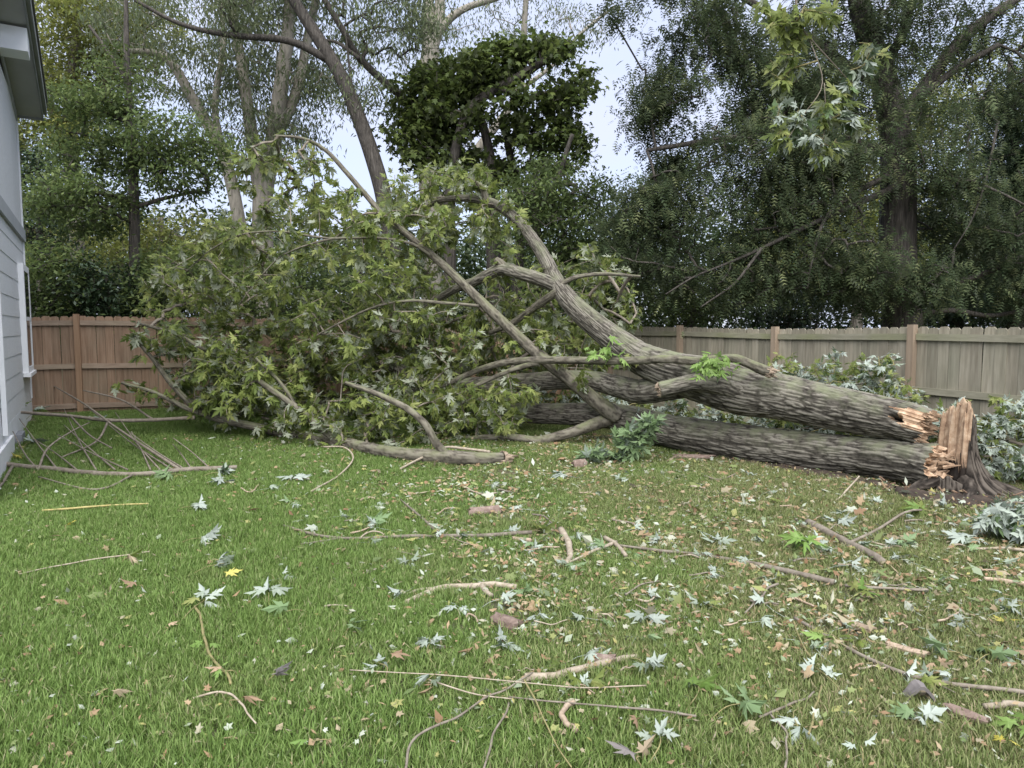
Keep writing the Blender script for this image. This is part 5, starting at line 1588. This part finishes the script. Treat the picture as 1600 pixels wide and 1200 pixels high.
stick('thin straight stem running down from the thick grey stick', [(822, 1062), (850, 1122), (892, 1200)], 1.6, 1.2, 'green_stem', .06)
stick('stub of pale branch cut by the right edge near the bottom', [(1543, 1104), (1575, 1102), (1615, 1100)], 5, 5, 'pale_twig', .04)
stick('long bent yellowish leaf stem on the left lawn', [(310, 945), (312, 990), (328, 1025), (350, 1052), (356, 1072)], 2, 2.4, 'green_stem', .055)
stick('bent twig on the lower left lawn beside a rusty leaf', [(308, 1088), (342, 1081), (372, 1102), (400, 1132)], 1.8, 1.4, 'pale_twig', .06)
stick('thin grey stem pointing left on the left lawn', [(28, 897), (90, 884), (150, 873), (235, 862)], .9, 1.4, 'pale_twig', .055)
stick('yellow reed-like stalk lying on the left lawn', [(64, 798), (150, 791), (232, 787)], 1.8, 1.3, 'straw', .06, name='stalk')
stick('long grey branch lying on the grass at the left edge', [(-20, 722), (90, 734), (210, 741), (300, 734), (372, 730)], 4.6, 4, 'twig', .05,
      [([(281, 733, .06), (225, 697, .15), (170, 660, .3), (130, 630, .4), (52, 585, .6)], 2.4, 1.2), ([(60, 733), (75, 700, .2), (110, 675, .3), (140, 660, .35)], 2, 1), ([(20, 728), (0, 760), (-20, 775)], 2.5, 1.5), ([(210, 741), (150, 765), (60, 745)], 2, 1)] +
      [([(a, 734), (a - dx * .5, 734 - dy * .55 + (k % 3) * 5, .12), (a - dx, 734 - dy, .3)], 1.5, .7) for k, (a, dx, dy) in enumerate([(330, 60, 50), (290, 90, 60), (250, 70, 90), (235, 30, 60), (180, 80, 70), (150, 50, 95), (120, 70, 50), (90, 60, 80), (60, 40, 60), (300, 30, 40), (200, 110, 55), (270, 130, 95)])])
stick('thin leafless twig arching low over the grass by the house', [(-10, 641, .35), (60, 646, .3), (110, 650, .28), (170, 657, .25), (240, 656, .25), (305, 653, .3)], 2.4, 3, 'twig', .1, [([(170, 657, .25), (150, 690, .1), (95, 715, .05)], 2, 1), ([(240, 656, .25), (190, 625, .5), (130, 610, .6)], 2, 1), ([(110, 650, .28), (140, 680, .2), (175, 700, .1)], 1.6, 1)])
stick('thin pale twig poking up before the torn end of the lower trunk', [(1306, 782), (1322, 766, .08), (1343, 744, .22)], 1.6, 1.2, 'pale_twig', .03)
stick('orange-brown split stick at the right edge of the lawn', [(1540, 904), (1570, 908), (1615, 915)], 3.4, 4, 'peeled', .045)
stick('pale thin stick at the right edge under the hanging silver leaves', [(1520, 858), (1560, 857), (1612, 860)], 2, 2.6, 'pale_twig', .05)
stick('thin stick crossing another above the long thin pole', [(888, 878), (930, 860), (962, 846)], 1.8, 3, 'pale_twig', .05, [([(945, 840), (962, 850), (978, 868)], 4, 3)])
stick('thin twig on the right lawn below the dark diagonal stick', [(1320, 913), (1380, 918), (1450, 921)], 2, 2.4, 'twig', .05)
stick('thin curved stem at lower right leading to two large silver leaves', [(1283, 1070), (1275, 1110), (1262, 1146)], 1.8, 1.8, 'green_stem', .06)
stick('grey twig left of the silver three-leaved sprig at lower right', [(1190, 1118), (1235, 1102), (1275, 1083)], 2.4, 1.6, 'twig', .055)
stick('thin stem above the silver three-leaved sprig at lower right', [(1240, 970), (1255, 1005), (1268, 1030)], 1.4, 1.8, 'green_stem', .055)
stick('bent twig at the bottom edge in the right half', [(1205, 1118), (1228, 1150), (1225, 1200)], 1.6, 2, 'twig', .06)
stick('thin pale twig looping in front of the front branch', [(485, 768), (530, 742), (551, 716, .1), (538, 699, .16), (505, 698, .14)], 1.6, 1.2, 'pale_twig', .05)
stick('reddish twig leaning from the lawn to the front branch', [(625, 733), (660, 715, .1), (690, 700, .16), (720, 700, .14), (765, 706, .12)], 1.8, 2.2, 'pale_twig', .05)
stick('small twig on the mid lawn under the curled brown bark', [(978, 928), (1005, 913), (1032, 908)], 1.6, 1, 'twig', .05)
stick('twig rising right of the drab green sprig', [(1165, 958), (1190, 930), (1215, 912)], 1.4, 2, 'twig', .055)

def bark_piece(label, px, py, lx, ly, deg, mat, seed, lift=.03, curl=.5, name='bark_piece', th=.018):
    """curled slab of bark, or a chunk, with ragged ends"""
    g = G(px, py, lift)
    gz = float(ground_z(g[0], g[1]))
    nu_, nv_ = 14, 8
    u, v = np.meshgrid(np.linspace(-1, 1, nu_), np.linspace(-1, 1, nv_), indexing='ij')
    rag = 1 + .22 * (vnoise(np.column_stack([v.ravel() * 3, u.ravel() * 0 + np.sign(u.ravel()) * 4, u.ravel() * 0 + seed]), seed) - .5) * 2
    x = (u.ravel() * lx / 2) * rag
    y = v.ravel() * ly / 2 * (1 + .12 * np.sin(u.ravel() * 3 + seed))
    z = -curl * ly * (v.ravel() ** 2) + .012 * (vnoise(np.column_stack([v.ravel() * 6, u.ravel() * 1.2, u.ravel() * 0]), seed) - .5)
    top = np.column_stack([x, y, z + curl * ly * .6])
    bot = top * np.array([.94, .94, 1]) - [0, 0, th]
    a = math.radians(deg)
    Rz = np.array([[math.cos(a), -math.sin(a), 0], [math.sin(a), math.cos(a), 0], [0, 0, 1]])
    VV = np.vstack([top, bot]) @ Rz.T + g
    i, j = np.meshgrid(np.arange(nu_ - 1), np.arange(nv_ - 1), indexing='ij')
    q = (i * nv_ + j).ravel(); k = nu_ * nv_
    F1 = np.stack([q, q + nv_, q + nv_ + 1, q + 1], -1)
    F2 = F1[:, ::-1] + k
    rim = [r * nv_ for r in range(nu_)] + [(nu_ - 1) * nv_ + c for c in range(1, nv_)] + [r * nv_ + nv_ - 1 for r in range(nu_ - 2, -1, -1)] + [c for c in range(nv_ - 2, 0, -1)]
    rim = np.array(rim); rn = np.roll(rim, -1)
    F3 = np.stack([rim, rim + k, rn + k, rn], -1)
    return tag(MB().add(VV, [F1, F2, F3]).build(name, M[mat], origin=(g[0], g[1], gz)), label, 'bark piece', 'pieces of bark on the lawn')
M['bark_red'] = surf_mat('red_brown_inner_bark', [(.3, (.10, .068, .055)), (.55, (.19, .14, .115)), (.75, (.30, .24, .205))], (1, 1, 1), 22, 8, bump=.8, bdist=.01)
bark_piece('pinkish brown chunk of bark lying alone on the centre lawn', 792, 968, .19, .10, -40, 'bark_red', 1, .05, .35, 'bark_chunk', .05)
bark_piece('brown broken chunk left of the upright green sprig', 905, 724, .20, .10, 35, 'bark_red', 2, .05, .9, 'bark_chunk', .035)
bark_piece('long flake of pink bark under the lower trunk', 1085, 712, .5, .10, -10, 'bark_red', 3, .07, .3)
bark_piece('brown curled bark beyond the crossing twigs on the mid lawn', 757, 796, .30, .10, 20, 'bark_red', 4, .05, .5)
bark_piece('dark hollow bark fragment on the lower right lawn', 1437, 1082, .07, .12, 80, 'greydead', 5, .06, .6)
bark_piece('pale strip of peeled bark on the right lawn', 1415, 1012, .20, .05, -40, 'peeled', 6, .05, .3)
bark_piece('pale strip of bark left of the dark hollow fragment', 1340, 975, .18, .04, -45, 'peeled', 7, .05, .3)
bark_piece('flat brown bark strip on the lawn near the right edge', 1508, 1112, .16, .05, -50, 'bark_red', 8, .055, .3)
bark_piece('orange bark splinter on the mid lawn by the spread green leaves', 815, 841, .16, .035, -25, 'peeled', 9, .05, .3)
bark_piece('brown bark scrap above the right end of the thick grey stick', 945, 1026, .10, .05, -10, 'bark_red', 10, .055, .4)

# small sprigs and twigs in the litter, each beside something one can find
r_ = np.random.default_rng(77)
MARKS = [('the pinkish bark chunk', 792, 968), ('the thick pale forked stick', 725, 925), ('the thick grey stick', 915, 1046), ('the short curved pale stick', 886, 853),
         ('the left end of the long thin pole', 985, 853), ('the middle of the long thin pole', 1130, 873), ('the right end of the long thin pole', 1295, 907), ('the dark diagonal stick', 1330, 850),
         ('the bright green upright sprig', 1255, 845), ('the dark green star of leaves', 1412, 848), ('the drab green sprig', 1100, 942), ('the lone silver sprig of the mid lawn', 1010, 968),
         ('the spread green leaves', 845, 825), ('the curled brown bark', 757, 796), ('the torn end of the front branch', 790, 730), ('the foot of the upright green sprig', 925, 745),
         ('the middle of the lower trunk', 1200, 745), ('the flake of pink bark', 1085, 735), ('the pale twig by the lower trunk', 1310, 790), ('the dirt mound', 1480, 815),
         ('the hanging silver leaves at the edge', 1560, 850), ('the orange-brown split stick', 1560, 912), ('the biggest dark green maple leaf', 1480, 1018), ('the left end of the wavy twig', 1255, 975),
         ('the slim forked twig', 640, 840), ('the tall silver leaf cluster', 462, 765), ('the crossing twigs of the mid lawn', 585, 810), ('the big flat green leaf', 448, 955),
         ('the pale strip of peeled bark', 1415, 1012), ('the dark hollow fragment', 1437, 1082), ('the three-leaved silver sprig', 1270, 1045), ('the yellow leaf of the right edge', 1575, 972)]
DIRS = {'left of': (-1, 0), 'right of': (1, 0), 'in front of': (0, .62), 'behind': (0, -.62)}
def free(px, py):
    return not (py < 738 or (px > 1010 and py < 712 + (px - 1010) * .17) or px > 1615)
for nm, mx, my in MARKS:
    far = my < 900
    for dn_, (ux, uy) in DIRS.items():
        for what in ('pale sprig', 'green sprig', 'twig'):
            if r_.random() > {'pale sprig': .85, 'green sprig': .5, 'twig': .55}[what] * (1 if far else .55) * (1 if mx > 500 else .5):
                continue
            o_ = r_.uniform(34, 78) * (1 if far else 1.25)
            px, py = mx + ux * o_ + r_.normal(0, 8), my + uy * o_ * .8 + r_.normal(0, 4)
            if not free(px, py):
                continue
            g = G(px, py, .05)
            if what == 'twig':
                a, l = r_.uniform(-.8, .8), r_.uniform(10, 26)
                e_ = [(px - l * math.cos(a), py - l * math.sin(a) * .5), (px, py + r_.normal(0, 4)), (px + l * math.cos(a), py + l * math.sin(a) * .5)]
                if not (free(*e_[0]) and free(*e_[2])):
                    continue
                stick('thin broken twig close %s %s' % (dn_, nm), e_, r_.uniform(1, 2.2), r_.uniform(.8, 1.6), ('twig', 'pale_twig', 'peeled')[int(r_.integers(0, 3))], .05, name='twig', group='thin twigs among the litter', sides=5)
                continue
            mb = MB()
            k = int(r_.integers(2, 6))
            a0 = r_.uniform(0, 6.28)
            kind = 'silver' if what == 'pale sprig' else ('green', 'deep')[int(r_.integers(0, 2))]
            for q in range(k):
                a = a0 + r_.normal(0, .9)
                d = np.array([math.cos(a), math.sin(a), r_.uniform(-.25, .45)])
                V, F = MAPLE[int(r_.integers(0, 6))]
                W = (V * r_.uniform(.05, .11)) @ one_frame(d, [r_.normal(0, .55), -.3 + r_.normal(0, .55), 1]).T + g + d * .02 + [0, 0, r_.uniform(-.01, .03)]
                mb.add(W, F, r_.random())
            a = a0 + math.pi
            mb.tube(np.array([g, g + [math.cos(a) * .08, math.sin(a) * .08, -.005], g + [math.cos(a + .2) * .2, math.sin(a + .2) * .2, -.02]]), [.002, .002, .0015], 4)
            tag(mb.build('leaf_sprig', M[KM[kind]], origin=(g[0], g[1], float(ground_z(g[0], g[1])))), 'small %s leaf sprig close %s %s' % (what.split()[0], dn_, nm), 'leaf sprig', 'small leaf sprigs among the litter')

# leaf litter: scraps too many to count
n = 70000
px = r_.uniform(-60, 1660, n); py = 680 + 540 * r_.uniform(0, 1, n) ** 1.6
dn = .10 + .95 * smooth(350, 1100, px) * smooth(1180, 820, py) + .7 * smooth(900, 740, py) * smooth(250, 600, px) + .5 * smooth(790, 700, py) * smooth(700, 900, px)
cl = fbm(np.column_stack([px / 45, py / 24, px * 0]), 31, 4)
keep = r_.uniform(0, 1.1, n) < dn * (.25 + .75 * smooth(.34, .62, cl))
px, py = px[keep], py[keep]
pos = np.array([G(a, b, c) for a, b, c in zip(px, py, r_.uniform(.025, .065, len(px)))])
k = len(pos)
d = np.column_stack([r_.normal(0, 1, (k, 2)), r_.normal(0, .35, k)])
nn = np.column_stack([r_.normal(0, .5, k), r_.normal(-.2, .5, k), np.ones(k)])
fr = frames(d, nn)
sz = r_.uniform(.02, .06, k) * (1 + 1.1 * (r_.random(k) < .10)) * np.clip(.42 + .12 * pos[:, 1], .62, 1.15)
mb = MB()
for q, tm in enumerate((DIAM, LANCE, t_diamond(.7, .5, .4), LOBED, t_diamond(.35, .9, .7))):
    s_ = np.arange(k) % 5 == q
    scatter(mb, tm, pos[s_], fr[s_], sz[s_], r_.uniform(0, 1, s_.sum()))
tag(mb.build('leaf_litter', M['litter']), 'scraps of dead leaves and bark scattered over the lawn', 'leaf litter', kind='stuff')

# ------------------------------------------------------------------ grass: instanced tufts
gcol = bpy.data.collections.new('grass_tufts')
for v in range(8):
    r_ = np.random.default_rng(300 + v)
    nb = 150
    rad = .17 * np.sqrt(r_.uniform(0, 1, nb)); a = r_.uniform(0, 2 * np.pi, nb)
    root = np.column_stack([rad * np.cos(a), rad * np.sin(a), np.full(nb, -.005)])
    L = r_.uniform(.035, .078, nb)
    az = r_.uniform(0, 2 * np.pi, nb)
    lean = np.column_stack([np.cos(az), np.sin(az), np.zeros(nb)])
    side = np.column_stack([-np.sin(az), np.cos(az), np.zeros(nb)])
    bend = r_.uniform(.2, 1.0, nb)
    w = r_.uniform(.0018, .0032, nb)
    pts = []
    for t in (0, .4, .75, 1):
        c = root + lean * (bend * L * t * t * .9)[:, None] + np.array([0, 0, 1]) * (L * t * (1 - .28 * bend * t))[:, None]
        if t < 1:
            ww = w * (1 - .45 * t)
            pts += [c - side * ww[:, None], c + side * ww[:, None]]
        else:
            pts += [c]
    Vg = np.stack(pts, 1).reshape(-1, 3)
    o_ = np.arange(nb)[:, None] * 7
    mb = MB()
    rv = r_.uniform(0, 1, nb)
    mb.add(Vg, [np.concatenate([o_ + [0, 1, 3, 2], o_ + [2, 3, 5, 4]]), o_ + [4, 5, 6]], 0.5)
    mb.A = [np.r_[rv, rv].astype(np.float32), rv.astype(np.float32)]
    go = bpy.data.objects.new('grass_tuft', mb.mesh('grass_tuft', M['grass'], True))
    gcol.objects.link(go)
r_ = np.random.default_rng(9)
N = 41000
y = 1.6 + 15.4 * r_.uniform(0, 1, N) ** .75
x = r_.uniform(-1, 1, N) * (.82 * y + 3.4)
dens_ = np.where(y < 6, 1.0, np.clip(1.0 - (y - 6) * .06, .45, 1))
ok = r_.uniform(0, 1, N) < dens_
eLn = np.array([-eL[1], eL[0]]); eRn = np.array([-eR[1], eR[0]])
ok &= ((np.column_stack([x, y]) - fL0) @ eLn < -.05)
ok &= ((np.column_stack([x, y]) - FK) @ np.array([eR[1], -eR[0]]) > .05)
ok &= ((np.column_stack([x, y]) - hC) @ hN > .12) | (np.column_stack([x, y]) @ eLn > 99)
for pts_, w_, _h in SOIL:
    C = catmull(np.array([G(*c) for c in pts_]), 40)[:, :2]
    dd = np.min(np.hypot(x[:, None] - C[None, :, 0], y[:, None] - C[None, :, 1]), axis=1)
    ok &= dd > w_ * r_.uniform(.25, 1.25, N)
thin = smooth(.50, .66, fbm(np.column_stack([x * .9, y * .9, x * 0]), 44, 3)) * smooth(-2.5, 1.0, x) * smooth(2.6, 4.0, y)
ok &= r_.uniform(0, 1, N) > thin * .62
thin = thin[ok]
x, y = x[ok], y[ok]
P3 = np.column_stack([x, y, ground_z(x, y)])
gm = bpy.data.meshes.new('grass')
gm.vertices.add(len(P3)); gm.vertices.foreach_set('co', P3.astype(np.float32).ravel())
hh = .72 + .55 * fbm(np.column_stack([x * 1.1, y * 1.1, x * 0]), 12, 3) + .22 * smooth(1.5, -2.5, x) * smooth(8, 4, y) - .25 * thin
for nm, tp_, dat in (('rot', 'FLOAT_VECTOR', np.column_stack([r_.normal(0, .1, len(x)), r_.normal(0, .1, len(x)), r_.uniform(0, 6.28, len(x))])),
                     ('scl', 'FLOAT_VECTOR', np.column_stack([np.full(len(x), 1.0), np.full(len(x), 1.0), hh]))):
    a = gm.attributes.new(nm, tp_, 'POINT'); a.data.foreach_set('vector', dat.astype(np.float32).ravel())
grass = bpy.data.objects.new('grass', gm)
COL.objects.link(grass)
tag(grass, 'mown green lawn grass strewn with leaves', 'grass', kind='stuff')
ng = bpy.data.node_groups.new('grass_nodes', 'GeometryNodeTree')
ng.interface.new_socket('Geometry', in_out='INPUT', socket_type='NodeSocketGeometry')
ng.interface.new_socket('Geometry', in_out='OUTPUT', socket_type='NodeSocketGeometry')
gi, gout = ng.nodes.new('NodeGroupInput'), ng.nodes.new('NodeGroupOutput')
ip = ng.nodes.new('GeometryNodeInstanceOnPoints')
ci = ng.nodes.new('GeometryNodeCollectionInfo')
ci.inputs['Collection'].default_value = gcol
ci.inputs['Separate Children'].default_value = True
ci.inputs['Reset Children'].default_value = True
ra = ng.nodes.new('GeometryNodeInputNamedAttribute'); ra.data_type = 'FLOAT_VECTOR'; ra.inputs['Name'].default_value = 'rot'
sa = ng.nodes.new('GeometryNodeInputNamedAttribute'); sa.data_type = 'FLOAT_VECTOR'; sa.inputs['Name'].default_value = 'scl'
er = ng.nodes.new('FunctionNodeEulerToRotation')
ip.inputs['Pick Instance'].default_value = True
ng.links.new(gi.outputs[0], ip.inputs['Points'])
ng.links.new(ci.outputs[0], ip.inputs['Instance'])
ng.links.new(ra.outputs[0], er.inputs[0]); ng.links.new(er.outputs[0], ip.inputs['Rotation'])
ng.links.new(sa.outputs[0], ip.inputs['Scale'])
ng.links.new(ip.outputs[0], gout.inputs[0])
gmod = grass.modifiers.new('grass', 'NODES')
gmod.node_group = ng
